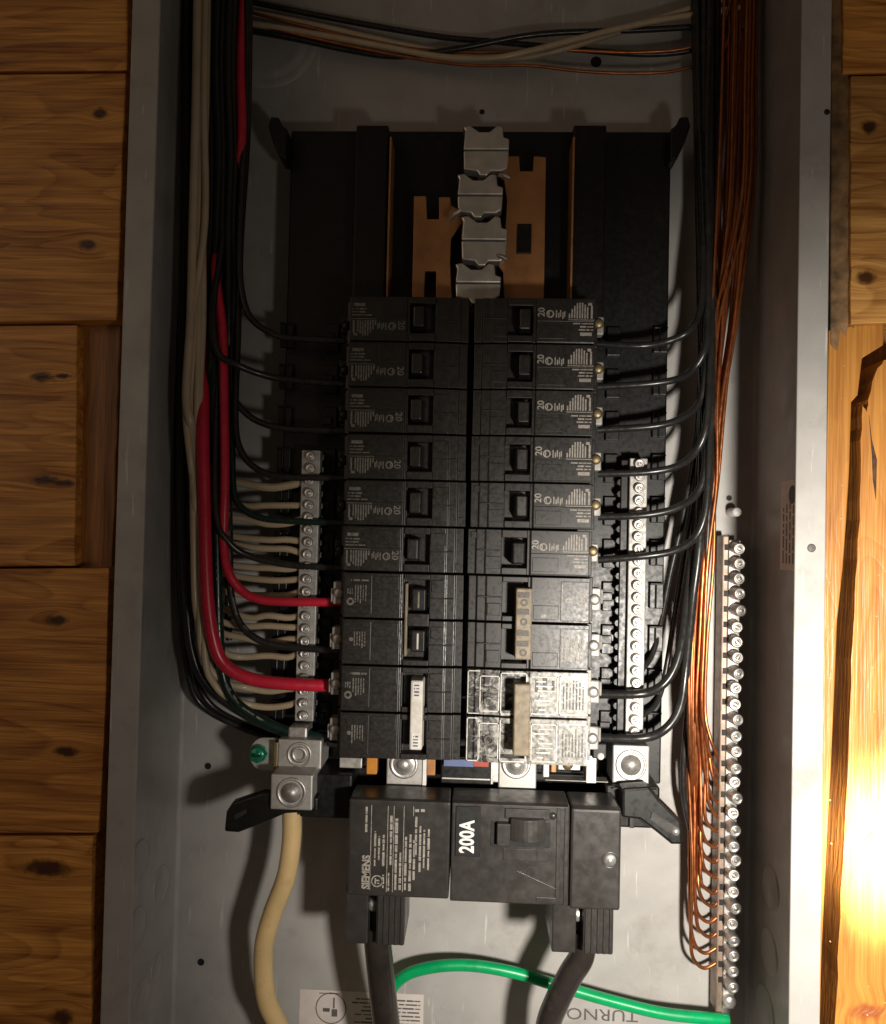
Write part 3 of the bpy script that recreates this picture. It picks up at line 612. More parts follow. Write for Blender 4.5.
for side in (1, -1):
    for k in range(6):
        src = proto if side > 0 else proto_dim
        o = src if k == 0 else copy_tree(src)
        o.location = Vector((SEAM+side*(GAP+(.01 if k == 5 and side > 0 else .045 if side > 0 else .03)+rnd.uniform(-.03, .03)), FACE+rnd.uniform(-.02, .02), rz(k)))*S
        o.rotation_euler = (0, (math.pi if side < 0 else 0)+rnd.uniform(-.004, .004), 0)
        colname = 'the bank with pale clear print' if side > 0 else 'the bank with dim print'
        for ch in o.children:
            if ch.name.startswith(('label', 'maker', 'rating')): ch.location = ch.location+Vector((rnd.uniform(-.02, .02), 0, rnd.uniform(-.02, .02)))*S
            if ch.name.startswith('handle') and 'well' not in ch.name: ch.rotation_euler = (0, 0, rnd.uniform(-.06, .06))
        tag(o, f'black 20 amp single breaker, {ORD[k]} from the top in {colname}', 'breaker', 'single breakers')
def two_pole(mbody, handle_mat, mprint, style):
    t = thing('double_breaker', '', 'breaker')
    for c in (.5, -.5):
        breaker_body(c-.48, c+.48, mbody, t).part('pole_body', mbody, t, bevel=.02, local=True)
        MB().box(.74, 1.285, -.012, .32, c+.36, c+.478).box(.74, 1.285, -.012, .32, c-.478, c-.36).part('handle_well', mbody, t, bevel=.015, local=True)
        MB().box(.22, .72, .02, .06, c+.02, c+.05).box(.42, .70, .012, .05, c-.36, c-.1).box(1.40, 1.94, -.012, .01, c-.42, c-.12).box(1.98, 2.58, -.010, .01, c-.44, c+.40).part('moulded_panel', mbody, t, bevel=.01, local=True)
        tm = MB().box(2.62, 2.90, .44, .8, c-.25, c+.25).box(2.9, 2.96, .5, .7, c-.1, c+.22).part('terminal', 'zinc_dull', t, bevel=.03, local=True)
        MB().lathe((2.76, c+.0), [(0, .36), (.08, .36), (.12, .39), (.13, .45)], 12).part('terminal_screw', 'zinc', tm, local=True)
    rg = random.Random(5+len(style))
    if style in ('bar', 'film'):  # 'film' is the breaker with the painted glare, not a coating
        hd = MB().taper(1.02, 1.36, -.76, .76, -.24, .28, .0, .01).part('handle', handle_mat, t, bevel=.03, local=True)
        if style == 'bar':
            m = MB()
            for zc in (.62, .45, .27, .05, -.18, -.40, -.6):
                m.box(1.06, 1.30, -.252, -.23, zc-.07, zc+.05) if rg.random() < .5 else m.ring((1.19, zc), .04, .08, -.244, 14)
            m.part('handle_emboss', 'ink', hd, local=True)
            text('10000', .17, (2.44, -.018, .52), math.pi/2, mprint, t, 'rating_mark', 1.0, .003)
            m = MB().quad(2.0, 2.02, .24, .84, -.014); dashes(m, 2.0, 2.50, -.80, -.20, 8, -.014, 'Z', .6, rg, .2)
            m.ring((2.14, .5), .025, .06, -.014, 12).quad(1.56, 1.68, .12, .19, -.014)
            m.part('label_print', mprint, t, local=True)['kind'] = 'stuff'
        else:
            m = MB(); dashes(m, 1.42, 1.94, .55, .85, 3, -.016, 'Z', .5, rg, .3); dashes(m, 2.04, 2.52, .2, .84, 7, -.014, 'Z', .5, rg, .3); dashes(m, 2.04, 2.52, -.80, -.16, 7, -.014, 'Z', .5, rg, .3)
            m.ring((.52, -.5), .07, .11, .005, 16)
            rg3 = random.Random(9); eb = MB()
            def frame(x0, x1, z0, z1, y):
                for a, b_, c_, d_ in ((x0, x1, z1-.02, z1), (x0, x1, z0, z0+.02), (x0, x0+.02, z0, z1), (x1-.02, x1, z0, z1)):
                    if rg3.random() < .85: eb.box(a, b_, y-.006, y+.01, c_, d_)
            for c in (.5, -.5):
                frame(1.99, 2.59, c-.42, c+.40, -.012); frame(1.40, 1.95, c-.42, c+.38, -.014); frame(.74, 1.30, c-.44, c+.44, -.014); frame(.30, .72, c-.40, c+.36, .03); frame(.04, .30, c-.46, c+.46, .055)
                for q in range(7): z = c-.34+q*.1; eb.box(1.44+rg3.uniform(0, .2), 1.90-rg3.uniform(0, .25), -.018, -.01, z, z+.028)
            eb.part('glare_edges', 'glare_edge', t, local=True)['kind'] = 'stuff'  # pale frames painted as glare along the moulded edges
            m.part('label_print', 'ink', t, local=True)['kind'] = 'stuff'
            text('ON', .26, (.50, -.012+.02, .42), math.pi/2, 'film', t, 'embossed_word', 1.1, .006)  # 'film' is the painted glare plastic
    else:
        if style == 'ivory':
            hd = MB().taper(.80, 1.10, -.76, .74, -.20, .28, .02, .02).part('handle', handle_mat, t, bevel=.03, local=True)
            m = MB().box(.86, 1.05, -.212, -.19, .34, .70).box(.86, 1.05, -.212, -.19, -.72, -.34); m.part('handle_pad', 'white', hd, bevel=.02, local=True)
            m = MB(); dashes(m, .90, 1.01, .40, .66, 4, -.216, 'X', .5, rg, .1); dashes(m, .90, 1.01, -.68, -.40, 4, -.216, 'X', .5, rg, .1); m.part('pad_print', 'ink', hd, local=True)
        else:
            MB().box(1.20, 1.26, -.05, .3, -.78, .78).part('handle_frame', 'tan', t, bevel=.02, local=True)
            MB().box(.74, 1.20, -.03, .3, -.14, .14).part('handle_bridge', mbody, t, bevel=.02, local=True)
            for c in (.44, -.44):
                hd = MB().taper(.80, 1.12, c-.26, c+.26, -.12, .28, .02, .03).part('handle', handle_mat, t, bevel=.03, local=True)
                MB().box(.84, .92, -.126, -.10, c-.2, c+.2).part('handle_slot', 'matte', hd, local=True)
                MB().box(1.0, 1.06, -.126, -.10, c-.2, c+.2).part('handle_slot', 'matte', hd, local=True)
                MB().box(.945, .985, -.135, -.10, c-.17, c+.17).part('handle_tick', 'tan' if c < 0 else 'ivory', hd, bevel=.01, local=True)
        m = MB()
        for c in (.5, -.5):
            dashes(m, 2.08, 2.36, c-.22, c+.18, 5, -.014, 'Z', .55, rg, .3); 
        m.ring((2.44, -.36), .04, .085, -.014, 16); dashes(m, 2.05, 2.5, -.86, -.78, 1, -.014, 'X', .6, rg, .2); dashes(m, 2.38, 2.52, -.64, -.5, 3, -.014, 'Z', .6, rg, .2)
        m.cyl((2.40, .45), .045, -.014, .0, 10); m.part('label_print', mprint, t, local=True)['kind'] = 'stuff'
    return t
def put(t, side, k, label, dx=.0, dy=0):
    t.location = Vector((SEAM+side*(GAP+.03)+dx, FACE+dy, ROW0-k-1.0))*S; t.rotation_euler = (0, math.pi if side < 0 else 0, 0)
    tag(t, label, 'breaker', 'double breakers')
put(two_pole('plastic', 'plastic', 'print_dim', 'slot'), -1, 6, 'black double breaker with two dark handle slots, fed by the thinner red wire')
put(two_pole('plastic', 'ivory', 'print_dim', 'ivory'), -1, 8, 'black double breaker with a white handle, fed by the thick red wire')
put(two_pole('plastic', 'tan', 'print', 'bar'), 1, 6, 'black double breaker with an embossed pale tan handle bar')
put(two_pole('film', 'tan', 'print', 'film'), 1, 8, 'double breaker with a patchy whitish glare painted all over its face', .0, -.05)

# ------------------------------------------------------------------ main breaker
Y0 = .80
X0, X1 = P(348, 850, Y0).x, P(620, 858, Y0).x; Z1, Z0 = P(484, 804, Y0).z, P(484, 901, Y0).z
mb_ = thing('main_breaker', 'large black 200 amp main breaker with thick cables below it', 'main breaker', (X0, 2.9, Z0))
bse = Vector((X0, 2.9, Z0))
xa, xb, xc = P(451, 850, Y0).x, P(570, 850, Y0).x, P(456, 850, Y0).x
m = MB()
zc = Z1
MB().prism([(Y0, Z0), (Y0, Z1), (Y0+.10, Z1+.02), (1.75, Z1+.02), (1.75, Z1-.35), (2.9, Z1-.35), (2.9, Z0+.1), (1.9, Z0)], X0, xa-.03, 'X').part('label_side_body', 'plastic_main', mb_, bevel=.04)
MB().prism([(Y0-.03, Z0-.02), (Y0-.03, Z1+.01), (Y0+.10, Z1+.03), (1.75, Z1+.03), (1.75, Z1-.35), (2.9, Z1-.35), (2.9, Z0+.1), (1.9, Z0-.02)], xa+.0, xb-.02, 'X').part('centre_body', 'plastic_main', mb_, bevel=.03)
MB().prism([(Y0-.10, Z0-.05), (Y0-.10, Z1+.0), (Y0+.06, Z1+.03), (1.75, Z1+.03), (1.75, Z1-.35), (2.9, Z1-.35), (2.9, Z0+.1), (1.9, Z0-.04)], xb, X1, 'X').part('end_body', 'plastic_main', mb_, bevel=.05)
# 200A plate
a, b = P(456, 806, Y0-.05), P(480, 857, Y0-.05)
pl = MB().box(a.x, b.x, Y0-.06, Y0, b.z, a.z).part('rating_plate', 'matte', mb_, bevel=.015)
c = P(467.5, 837, Y0-.07)
text('200A', .42, Vector((c.x, Y0-.066, c.z))-bse, math.pi/2, 'print_white', pl, 'rating_lettering', .74, .012)
# handle window and handle
a, b = P(491, 821, Y0-.03), P(550, 848, Y0-.03)
MB().box(a.x, b.x, Y0-.045, Y0-.02, b.z, a.z).part('handle_window', 'matte', mb_)
a, b = P(497, 823, Y0-.15), P(512, 846, Y0-.15); a2, b2_ = P(511, 821, Y0-.3), P(546, 845, Y0-.3)
hd = MB()
hd.prism([(a2.x+(b2_.x-a2.x)*t, Y0-.10-.16*math.sin(math.pi*(.12+.8*t))) for t in [k/8 for k in range(9)]]+[(b2_.x, Y0), (a2.x, Y0)], b2_.z, a2.z, 'Z')
hd.box(a.x, a2.x, Y0-.20, Y0, b.z, a.z); hd.part('handle', 'plastic_main', mb_, bevel=.02)
a, b = P(503, 848, Y0-.04), P(548, 862, Y0-.04); MB().box(a.x, b.x, Y0-.05, Y0-.02, b.z, a.z).part('moulded_panel', 'plastic_main', mb_, bevel=.012)
a, b = P(505, 808, Y0-.04), P(550, 820, Y0-.04); MB().box(a.x, b.x, Y0-.07, Y0-.02, b.z, a.z).part('moulded_panel', 'plastic_main', mb_, bevel=.02)
a, b = P(537, 849, Y0-.05), P(545, 860, Y0-.05); MB().box(a.x, b.x, Y0-.062, Y0-.04, b.z, a.z).part('moulded_mark', 'plastic_main', mb_, bevel=.004)
a, b = P(536, 897, Y0-.04), P(556, 905, Y0-.04); MB().box(a.x, b.x, Y0-.05, Y0-.02, b.z+.04, a.z).part('moulded_panel', 'plastic_main', mb_, bevel=.01)
v = P(531.5, 873, Y0-.03); MB().ring((v.x, v.z), .05, .10, Y0-.04, 16).part('hole_rim', 'plastic_main', mb_); MB().cyl((v.x, v.z), .058, Y0-.042, Y0+.1, 14).part('trip_hole', 'matte', mb_)
p0, p1 = P(517, 871, Y0-.035), P(556, 889, Y0-.035); MB().tube([p0, (p0+p1)/2, p1], .012, 6, 2).part('scratch_rib', 'plastic_main', mb_)
v = P(553, 816, Y0-.03); MB().lathe((v.x, v.z), [(0, Y0-.07), (.06, Y0-.07), (.08, Y0-.03)], 14).part('rivet', 'plastic_main', mb_)
for px in (557, 565): 
    a, b = P(px, 808, Y0-.04), P(px+2, 904, Y0-.04); MB().box(a.x, b.x, Y0-.05, Y0-.02, Z0, Z1-.02).part('moulded_rib', 'plastic_main', mb_, bevel=.008)
v = P(610, 860, Y0-.1); MB().lathe((v.x, v.z), [(.17, Y0-.115), (.15, Y0-.125), (.135, Y0-.09)], 20).part('screw_boss', 'plastic_main', mb_)
MB().lathe((v.x, v.z), [(0, Y0-.15), (.05, Y0-.15), (.06, Y0-.13), (.115, Y0-.14), (.125, Y0-.10)], 18).part('screw', 'zinc', mb_)
# printing on the label side
yp = Y0-.006
def lp(px, py): v = P(px, py, Y0); return v
c = lp(366.5, 872); text('SIEMENS', .235, Vector((c.x, yp, c.z))-bse, math.pi/2, 'print', mb_, 'maker_lettering', .80, .010)
rg = random.Random(11); m = MB()
v = lp(377, 881); m.ring((v.x, v.z), .10, .125, yp, 22); m.quad(v.x-.05, v.x-.02, v.z-.06, v.z+.06, yp); m.quad(v.x-.0, v.x+.05, v.z-.06, v.z-.03, yp); m.quad(v.x-.02, v.x+.05, v.z+.0, v.z+.03, yp)
for px, y0, y1 in ((371.5, 805, 890), (388, 806, 892), (394, 806, 892), (404, 806, 892), (413.5, 806, 816)):
    a, b = lp(px, y0), lp(px, y1); m.quad(a.x, a.x+.014, b.z, a.z, yp)
for px, y0, y1, n, wd in ((366.5, 806, 832, 1, 3), (375, 831, 866, 1, 3), (379, 836, 860, 1, 3), (383.5, 833, 866, 1, 3.2), (383, 874, 888, 1, 3), (388.5, 872, 891, 1, 2.8), (391, 815, 865, 1, 2.8), (396, 818, 890, 1, 3), (400, 852, 890, 1, 3), (405.5, 835, 890, 1, 3), (410, 834, 891, 1, 3), (414, 840, 880, 1, 3), (416, 815, 855, 1, 3), (420, 824, 872, 1, 3), (424, 829, 868, 1, 2.8), (428.5, 827, 870, 1, 2.8)):
    a, b = lp(px-wd/2, y0), lp(px+wd/2, y1); dashes(m, a.x, b.x, b.z, a.z, 1, yp, 'Z', .62, rg, .05)
for px in (417, 423): a, b = lp(px-2, 809), lp(px+2, 812); m.quad(a.x, b.x, b.z, a.z, yp)
m.part('label_print', 'print', mb_)
# lug housings below
def housing(xl, xr, yb, slot, Y):
    a, b = P(xl, 880, Y), P(xr, yb, Y); s0, s1 = P(slot[0], 880, Y).x, P(slot[1], 880, Y).x
    m = MB().box(a.x, s0, Y, 2.5, b.z, Z0+.05).box(s1, b.x, Y, 2.5, b.z, Z0+.05).box(s0, s1, Y+.5, 2.5, b.z, Z0+.05)
    h = m.part('lug_housing', 'plastic_main', mb_, bevel=.03)
    n = 5
    for k in range(n):
        x = s1+(b.x-s1)*(k+.5)/n; MB().box(x-.025, x+.025, Y-.03, Y+.02, b.z+.02, Z0-.05).part('housing_rib', 'plastic_main', h, bevel=.006)
    c = (s0+s1)/2; MB().lathe((c, (Z0+b.z)/2+.12), [(0, Y+.22), (.1, Y+.24), (.14, Y+.28), (.15, Y+.5)], 14).part('set_screw', 'zinc', h)
housing(346, 404, 946, (369, 377), 1.10)
housing(553, 613, 955, (577, 584), .95)

# ------------------------------------------------------------------ wires
def wire(name, pts, d, m, label, cat='wire', group=None, n=10, zoff=0.0):
    w = [P(x, y, Y) for x, y, Y in pts]
    for q in w[2:-2]: q += Vector((rnd.uniform(-1, 1), rnd.uniform(-1, 1), rnd.uniform(-.3, .3)))*min(.03, d*.16)
    b = MB().tube(w, d/2, n, 6); base = w[0]
    return solo(name, b, m, label, cat, base, group)
def wire_print(o, pts, r, t0, t1, m):
    w = [P(x, y, Y) for x, y, Y in pts]; path = []
    for i in range(len(w)-1): path += [w[i].lerp(w[i+1], t/12) for t in range(12)]
    b = MB(); i = int(len(path)*t0)
    while i < int(len(path)*t1)-1:
        p, q = path[i], path[i+1]; d = (q-p).normalized(); c = (CAM-p).normalized(); s_ = d.cross(c).normalized()
        e = p+c*(r+.004); L_ = rnd.uniform(.05, .12); h = rnd.uniform(.012, .022)
        b.add([e-s_*h, e+s_*h, e+s_*h+d*L_, e-s_*h+d*L_], [(0, 1, 2, 3)]); i += rnd.choice((1, 1, 1, 2, 4))
    pr = b.part('wire_print', m, o); pr['kind'] = 'stuff'
# thick service cables
wire('service_cable', [(377, 925, 1.6), (378, 945, 1.6), (381, 985, 1.75), (387, 1030, 2.0), (394, 1090, 2.4)], .60, 'cable', 'thick black service cable under the label end of the main breaker', 'cable', 'thick cables', 18)
wire('service_cable', [(583, 930, 1.5), (582, 955, 1.5), (572, 975, 1.55), (558, 1000, 1.7), (547, 1030, 1.9), (538, 1090, 2.3)], .54, 'cable', 'thick black service cable with nicked jacket crossing over the green wire', 'cable', 'thick cables', 18)
wire('neutral_cable', [(292, 795, 2.0), (292, 815, 2.0), (291, 840, 2.0), (286, 875, 2.05), (274, 910, 2.15), (264, 940, 2.25), (262, 968, 2.3), (268, 1000, 2.4), (280, 1030, 2.5), (300, 1090, 2.7)], .44, 'cream_ins', 'thick cream neutral cable curving down from the square lug', 'cable', 'thick cables', 16)
wire('ground_wire', [(374, 1100, 3.4), (379, 1040, 3.3), (386, 1000, 3.2), (402, 977, 3.15), (432, 967, 3.1), (470, 965, 3.1), (515, 972, 3.1), (560, 986, 3.1), (610, 1001, 3.1), (660, 1012, 3.1), (705, 1018, 3.1), (728, 1020, 3.15)], .27, 'green_ins', 'bright green ground wire arching below the main breaker', 'wire', None, 14)
# peeled nick on the cable

# black wires of the clear-print bank: peel off the vertical bundle and run to each terminal
RW = [
 ([(598, 344, 2.2), (640, 346, 2.0), (668, 341, 1.8), (688, 331, 1.7), (698, 314, 1.7), (703, 285, 1.8), (703, 200, 2.2), (699, 120, 2.4), (696, -40, 2.6)], 0),
 ([(598, 387, 2.2), (648, 384, 2.0), (678, 379, 1.8), (694, 369, 1.7), (704, 350, 1.6), (708, 320, 1.7), (708, 230, 2.0), (705, 120, 2.3), (704, -40, 2.5)], 1),
 ([(598, 430, 2.2), (655, 426, 2.0), (683, 418, 1.85), (698, 404, 1.8), (705, 380, 1.8), (706, 330, 1.95), (702, 230, 2.3), (697, 120, 2.6), (693, -40, 2.8)], 2),
 ([(598, 474, 2.2), (648, 472, 2.0), (678, 466, 1.8), (696, 452, 1.7), (705, 430, 1.6), (709, 395, 1.65), (711, 300, 1.9), (710, 150, 2.2), (711, -40, 2.4)], 3),
 ([(598, 517, 2.2), (645, 515, 2.0), (678, 508, 1.8), (696, 494, 1.7), (704, 470, 1.7), (706, 430, 1.85), (701, 330, 2.3), (697, 150, 2.7), (694, -40, 2.9)], 4),
 ([(598, 560, 2.2), (645, 556, 2.0), (676, 550, 1.8), (695, 538, 1.65), (704, 515, 1.6), (709, 480, 1.6), (711, 400, 1.75), (713, 300, 2.05), (716, 150, 2.4), (718, -40, 2.6)], 5),
 ([(596, 694, 2.2), (638, 694, 2.0), (660, 687, 1.9), (674, 670, 1.9), (682, 640, 2.0), (690, 580, 2.1), (696, 520, 2.2), (702, 420, 2.4), (702, 300, 2.6), (698, 150, 2.9), (694, -40, 3.1)], 6),
 ([(596, 738, 2.2), (642, 738, 2.0), (664, 730, 1.9), (679, 708, 1.9), (686, 670, 1.9), (693, 600, 1.9), (699, 540, 1.9), (703, 450, 2.1), (704, 330, 2.4), (702, 150, 2.8), (700, -40, 3.0)], 7),
]
wl = [f'glossy black wire to the {ORD[k]} breaker from the top beside the copper bundle' for k in range(6)]+['black wire bending to the upper pole of the whitish glare breaker', 'lowest black wire, bending to the lower pole of the glare breaker']
for (pts, k), lb in zip(RW, wl):
    pts = [(x, y, Y if x < 660 else min(3.45, Y+(.2 if x < 690 else .45))) for x, y, Y in pts]
    wire('hot_wire', pts, .20 if k > 5 else .165, 'black_ins', lb, 'wire', 'black wires')
for j, pts in enumerate(([(640, 672, 2.45), (652, 655, 2.7), (660, 625, 2.9), (670, 575, 3.0), (684, 510, 3.0), (697, 420, 3.0), (701, 250, 3.1), (699, 100, 3.2), (695, -40, 3.3)],
                         [(640, 717, 2.45), (655, 705, 2.7), (664, 680, 2.9), (674, 620, 3.0), (686, 545, 3.0), (700, 440, 3.0), (705, 280, 3.1), (703, 100, 3.2), (700, -40, 3.3)])):
    wire('hot_wire', pts, .13, 'black_ins', ['thin black wire curling behind to the upper part of the bright neutral bar', 'thin black wire curling behind to the lower part of the bright neutral bar'][j], 'wire', 'black wires')
# extra wires in the black bundle that only run past
for j, (x0, x1, x2, Y) in enumerate(((700, 706, 708, 2.9), (707, 710, 712, 2.6), (700, 704, 706, 3.2))):
    wire('hot_wire', [(x0+4, -40, Y+.2), (x0, 150, Y), (x1, 330, Y), (x2, 450, Y), (x2-4, 560, Y), (x2-14, 640, Y+.1), (x2-22, 720, Y+.2), (x2-24, 790, Y+.3), (x2-14, 845, Y+.45), (x2-8, 880, 3.6)] if j == 0 else
         [(x0+4, -40, Y+.2), (x0, 150, Y), (x1, 330, Y), (x2, 450, Y), (x2-6, 560, Y+.1), (x2-10, 640, Y+.3), (x2-12, 700, Y+.5)], .14, 'black_ins',
         ['dark wire hanging past the copper bundle down to its bulge', 'dark wire hidden among the copper strands of the bundle', 'dark wire deep behind the glossy black bundle'][j], 'wire', 'black wires')

# bare copper grounds
land = [757, 773, 787, 802, 816, 831, 847, 862, 877, 893, 906, 922, 937, 953, 968]
rc = random.Random(21)
for k, yl in enumerate(land):
    t = k/14; u = (14-k)/14                                   # later wires hang further left
    z = min(GZ, key=lambda q: abs(q-P(722, yl, 3.3).z))
    end = Vector((XS-.02, 3.42, z)); e = P(708, yl-1, 3.25)
    xh = 711-20*t+rc.uniform(-2, 2)                           # hanging line just above the landing
    Yj = 2.65+.65*rc.random()
    rk = ((k*7) % 15)/14; xt = 708+48*rk
    pts = [P(xt+2, -40, Yj+.5), P(xt, 60, Yj+.4), P(xt-4+rc.uniform(-3, 3), 180, Yj+.2), P(708+30*rk+rc.uniform(-2, 2), 310, Yj), P(707+19*(.75*rk+.25*u)+rc.uniform(-1.5, 1.5), 400, Yj-.1), P(702+18*(.4*rk+.6*u)+rc.uniform(-2, 2), 480, Yj-.05),
           P(694+17*u+rc.uniform(-4, 4), 560, Yj), P(686+21*u+rc.uniform(-3, 3), 640, Yj+.1), P(687+18*u+rc.uniform(-2, 2), 710, Yj+.2)]
    y = 760
    while y < yl-32: pts.append(P(max(688, xh+rc.uniform(-2.2, 2.2)-1.0*(y < 800)), y, min(3.3, Yj+.35+.2*rc.random()))); y += 52
    pts += [P(xh+1, yl-18, 3.2), P(xh+6, yl-5, 3.28), P(min(xh+15, 717), yl, 3.36), end]
    b = MB().tube(pts, .043, 8, 5)
    solo('ground_wire', b, 'copper', f'bare copper ground wire landing {ORD[k]} from the top on the ground bar' if k < 14 else 'bare copper ground wire landing lowest of all on the ground bar', 'wire', pts[-1], 'bare copper ground wires')
for j in range(6):                                             # strands that show only in the upper bundle
    x = (722, 745, 733, 752, 716, 740, 727, 756)[j]; Y = 2.4+.11*j
    wire('ground_wire', [(x+3, -40, Y+.3), (x, 80, Y+.2), (x-4, 200, Y), (712+j*2.2, 320, Y-.1), (708+j*1.7, 410, Y-.1), (703+j*1.6, 490, Y), (696+j*1.8, 570, Y+.1), (690+j*1.9, 650, Y+.2), (689+j*1.7, 730, Y+.3), (693+j*1.2, 800, 3.3), (700, 850, 3.5)], .078, 'copper',
         'bare copper strand lost among the others in the upper copper bundle', 'wire', 'copper strands of the upper bundle', 8)
# cross runs at the top of the box
topw = [([(180, 8, 3.2), (260, 26, 3.3), (340, 44, 3.3), (410, 58, 3.3), (470, 65, 3.25), (530, 66, 3.2), (580, 71, 3.2), (630, 73, 3.2), (680, 70, 3.2), (722, 52, 3.2), (736, 0, 3.1), (738, -60, 3.0)], .075, 'copper', 'bare copper wire sagging lowest across the top of the box'),
        ([(180, -6, 3.4), (280, 20, 3.4), (352, 38, 3.4), (420, 50, 3.4), (500, 52, 3.35), (560, 50, 3.35), (640, 52, 3.3), (700, 44, 3.2), (728, 10, 3.1), (735, -60, 3.0)], .075, 'copper', 'bare copper wire running straight across the top of the box'),
        ([(180, 14, 3.3), (280, 28, 3.3), (370, 44, 3.3), (440, 56, 3.25), (490, 59, 3.2), (530, 52, 3.2), (580, 38, 3.2), (650, 22, 3.2), (740, 8, 3.2)], .15, 'white_ins', 'cream wire crossing the top middle, nearer the black base'),
        ([(180, 0, 3.5), (300, 22, 3.5), (400, 44, 3.5), (460, 55, 3.45), (505, 59, 3.4), (550, 53, 3.35), (600, 38, 3.35), (660, 18, 3.3), (740, -6, 3.3)], .15, 'white_ins', 'cream wire crossing the top middle, nearer the copper bundle'),
        ([(180, 20, 3.4), (280, 36, 3.4), (350, 50, 3.4), (400, 56, 3.35), (460, 48, 3.3), (540, 34, 3.3), (640, 30, 3.3), (740, 24, 3.3)], .14, 'black_ins', 'black wire dipping across the top of the box'),
        ([(180, -14, 3.6), (300, 12, 3.6), (430, 36, 3.55), (500, 42, 3.5), (580, 50, 3.5), (650, 54, 3.4), (700, 48, 3.3), (745, 30, 3.2)], .14, 'black_ins', 'dark wire sweeping over the top towards the copper bundle')]
for pts, d, mm, lb in topw: wire('cross_wire', pts, d, mm, lb, 'wire', 'wires crossing the top of the box', 10)

# the shaded bundle: black, red and cream wires
LW = [
 ([(247, -40, 2.4), (247, 90, 2.3), (243, 180, 2.1), (239, 250, 2.0), (241, 290, 1.95), (250, 317, 2.0), (268, 332, 2.1), (290, 338, 2.2), (345, 341, 2.2)], .155, 'black_ins', 'black wire to the topmost breaker of the dim-print bank'),
 ([(240, -40, 2.7), (238, 120, 2.6), (222, 240, 2.1), (214, 310, 1.75), (218, 352, 1.65), (236, 365, 1.75), (260, 374, 2.0), (290, 380, 2.2), (345, 384, 2.2)], .155, 'black_ins', 'black wire crossing over the red wire to the second dim-print breaker'),
 ([(244, -40, 2.9), (243, 120, 2.8), (236, 260, 2.5), (231, 350, 2.3), (233, 392, 2.2), (246, 413, 2.2), (265, 424, 2.2), (290, 429, 2.2), (345, 431, 2.2)], .155, 'black_ins', 'black wire to the third dim-print breaker from the top'),
 ([(250, -40, 2.6), (248, 120, 2.5), (241, 240, 2.3), (237, 340, 2.2), (236, 420, 2.1), (242, 452, 2.1), (258, 470, 2.15), (285, 477, 2.2), (345, 478, 2.2)], .155, 'black_ins', 'black wire to the fourth dim-print breaker from the top'),
 ([(236, -40, 3.0), (236, 150, 2.9), (234, 300, 2.6), (233, 430, 2.3), (233, 485, 2.2), (240, 505, 2.2), (258, 517, 2.2), (290, 521, 2.2), (345, 523, 2.2)], .155, 'dgreen_ins', 'dark greenish wire to the fifth dim-print breaker from the top'),
 ([(228, -40, 2.9), (228, 150, 2.8), (222, 300, 2.3), (216, 430, 1.9), (217, 515, 1.75), (228, 541, 1.85), (248, 556, 2.05), (290, 565, 2.2), (345, 568, 2.2)], .155, 'black_ins', 'black wire crossing the red wire to the sixth dim-print breaker'),
 ([(246, -40, 2.55), (241, 60, 2.3), (241, 140, 2.1), (236, 190, 2.5), (224, 232, 2.7), (215, 268, 2.0), (221, 330, 1.85), (224, 400, 1.85), (224, 480, 1.85), (223, 540, 1.85), (229, 572, 1.85), (242, 592, 1.9), (265, 600, 1.95), (300, 602, 2.0), (345, 602, 2.1)], .205, 'red_ins', 'thinner red wire to the double breaker with handle slots'),
 ([(232, -40, 3.0), (232, 150, 2.95), (229, 300, 2.7), (228, 430, 2.4), (229, 540, 2.2), (231, 590, 2.1), (238, 620, 2.1), (254, 637, 2.1), (280, 646, 2.15), (345, 651, 2.2)], .165, 'black_ins', 'black wire to the lower pole of the double breaker with handle slots'),
 ([(218, -40, 3.1), (219, 150, 3.1), (215, 290, 2.9), (207, 365, 2.35), (203, 425, 1.75), (204, 510, 1.65), (207, 590, 1.65), (213, 640, 1.65), (226, 665, 1.7), (250, 679, 1.8), (290, 684, 1.9), (345, 686, 2.1)], .29, 'red_ins', 'thick red wire to the double breaker with the white handle'),
 ([(222, -40, 2.7), (223, 150, 2.6), (217, 300, 2.2), (213, 430, 2.0), (216, 540, 2.0), (219, 630, 2.0), (224, 680, 2.0), (240, 706, 2.0), (268, 724, 2.05), (300, 734, 2.1), (345, 739, 2.2)], .23, 'dgreen_ins', 'dark thick wire behind the thick red one, to the lowest dim-print breaker'),
 ([(186, -40, 2.6), (186, 100, 2.5), (183, 300, 2.3), (184, 480, 2.3), (188, 600, 2.3), (194, 655, 2.3), (206, 685, 2.3), (228, 704, 2.3), (255, 720, 2.35), (285, 732, 2.4), (345, 745, 2.4)], .22, 'black_ins', 'outermost dark wire sweeping along the box wall to the bottom breaker'),
]
for k, (pts, d, mm, lb) in enumerate(LW):
    o = wire('hot_wire', pts, d, mm, lb, 'wire', 'coloured wires of the shaded bundle', 12)
    if k in (7, 9): wire_print(o, pts, d/2, .35, .8, 'print_dim')
dark_lb = ['added dark wire standing for shade along the box side wall', 'added dark wire standing for shade just inside the wall one', 'dark wire deep in the shaded bundle behind the cream wires', 'dark wire deepest in the shaded bundle',
           'dark front wire at the top of the shaded bundle, first after the cream one', 'dark front wire at the top of the shaded bundle, second after the cream one', 'dark front wire at the top of the shaded bundle, third after the cream one',
           'dark front wire at the top of the shaded bundle, fourth after the cream one', 'dark front wire at the top of the shaded bundle, fifth after the cream one']
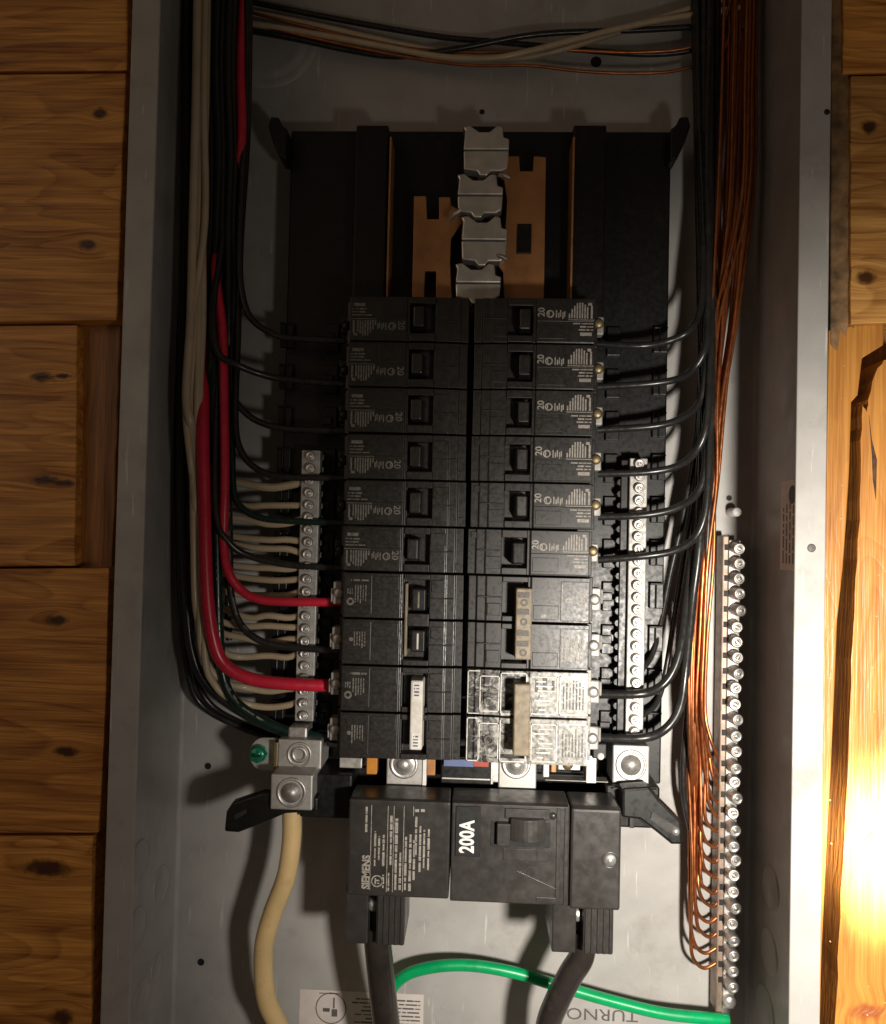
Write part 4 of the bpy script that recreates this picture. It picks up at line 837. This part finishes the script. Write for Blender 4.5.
for j, (x0, x1, x2, Y) in enumerate(((178, 176, 178, 2.9), (190, 184, 186, 3.1), (214, 212, 208, 3.0), (226, 222, 214, 3.2), (211, 206, 210, 2.25), (217, 211, 212, 2.15), (223, 219, 213, 2.2), (229, 229, 219, 2.1), (234, 235, 227, 2.2))):  # first two are added black wires filling the shade along the wall
    pts = [(x0+2, -40, Y+.1), (x0, 120, Y), ((x0+x1)/2, 260, Y), (x1, 380, Y), (x2, 500, Y), (x2+3, 600, Y+.1), (x2+10, 670, Y+.2), (x2+24, 704, min(3.6, Y+.4)), (x2+60, 726, min(3.65, Y+.5)), (x2+105, 742, 3.6)]
    if j > 3: pts = [(x0+3, -40, Y+.2), (x0-1, 60, Y+.05), (x0+1, 150, Y), (x0, 220, Y), ((x0+x1)/2, 280, Y+.05), (x1, 335, Y+.2 if j != 5 else Y-.1), (x1, 390, Y+.5 if j != 5 else Y), (x2, 450, Y+.8), (x2, 540, Y+1.0), (x2+2, 640, 3.4)]
    wire('hot_wire', pts, .17, 'black_ins', dark_lb[j], 'wire', 'coloured wires of the shaded bundle')  # the first two are added, standing for shade
# cream neutrals
neu = [485, 505, 523, 539, 550, 570, 580, 596, 617, 628, 640, 657, 689, 705]
for k, y in enumerate(neu):
    z = min([NL[2]-NL[4]*(i+.5) for i in range(22)], key=lambda q: abs(q-P(300, y, 2.5).z))
    X = NL[1]-.15; rg2 = random.Random(40+k)
    xv = 190+((k*5) % 14)*1.1+(6 if k > 10 else 0); Y = 2.55+.05*((k*3) % 7)
    if k in (0, 3, 7, 11, 12, 13): xv = 188.5+k*.6; Y = 1.62+.015*k
    r0 = 34 if k > 10 else 22
    if k > 10: xv = 192+(k-11)*4.5; Y = 1.7+.05*(k-11)
    pts = [P(198+((k*3) % 14)*.9, -40, Y+.1), P(196+((k*3) % 14)*.9, 100, Y), P(193+((k*4) % 14), 220, Y), P(xv+2, 320, Y), P(xv-2+rg2.uniform(-3, 3), min(400, y-90), Y), P(xv+rg2.uniform(-2, 3), min(460, y-60) if k < 3 else 470, Y)]
    if y-70 > 500: pts.append(P(xv+3+rg2.uniform(-2, 2), (470+y-r0-10)/2, Y+.05))
    pts += [P(xv+4, y-r0-14, 1.85), P(xv+14, y-r0+14, 2.0), P(xv+30, y-6, 2.2)] if k > 10 else [P(xv+8, y-r0-8, max(Y, 2.6)+.1), P(xv+20, y-8-rg2.uniform(0, 4), 2.75)]
    pts += [ P(xv+46, y-2+rg2.uniform(-3, 3), 2.6 if k > 10 else 2.75), P(268, y+rg2.uniform(-2.5, 2.5), 2.65), P(288, y+rg2.uniform(-1, 1), 2.55), Vector((X, 2.48, z))]
    solo('neutral_wire', MB().tube(pts, .08 if k != 0 else .1, 10, 5), 'white_ins', f'cream neutral wire landing {ORD[k]} from the top on the shaded neutral bar', 'wire', pts[-1], 'cream neutral wires')
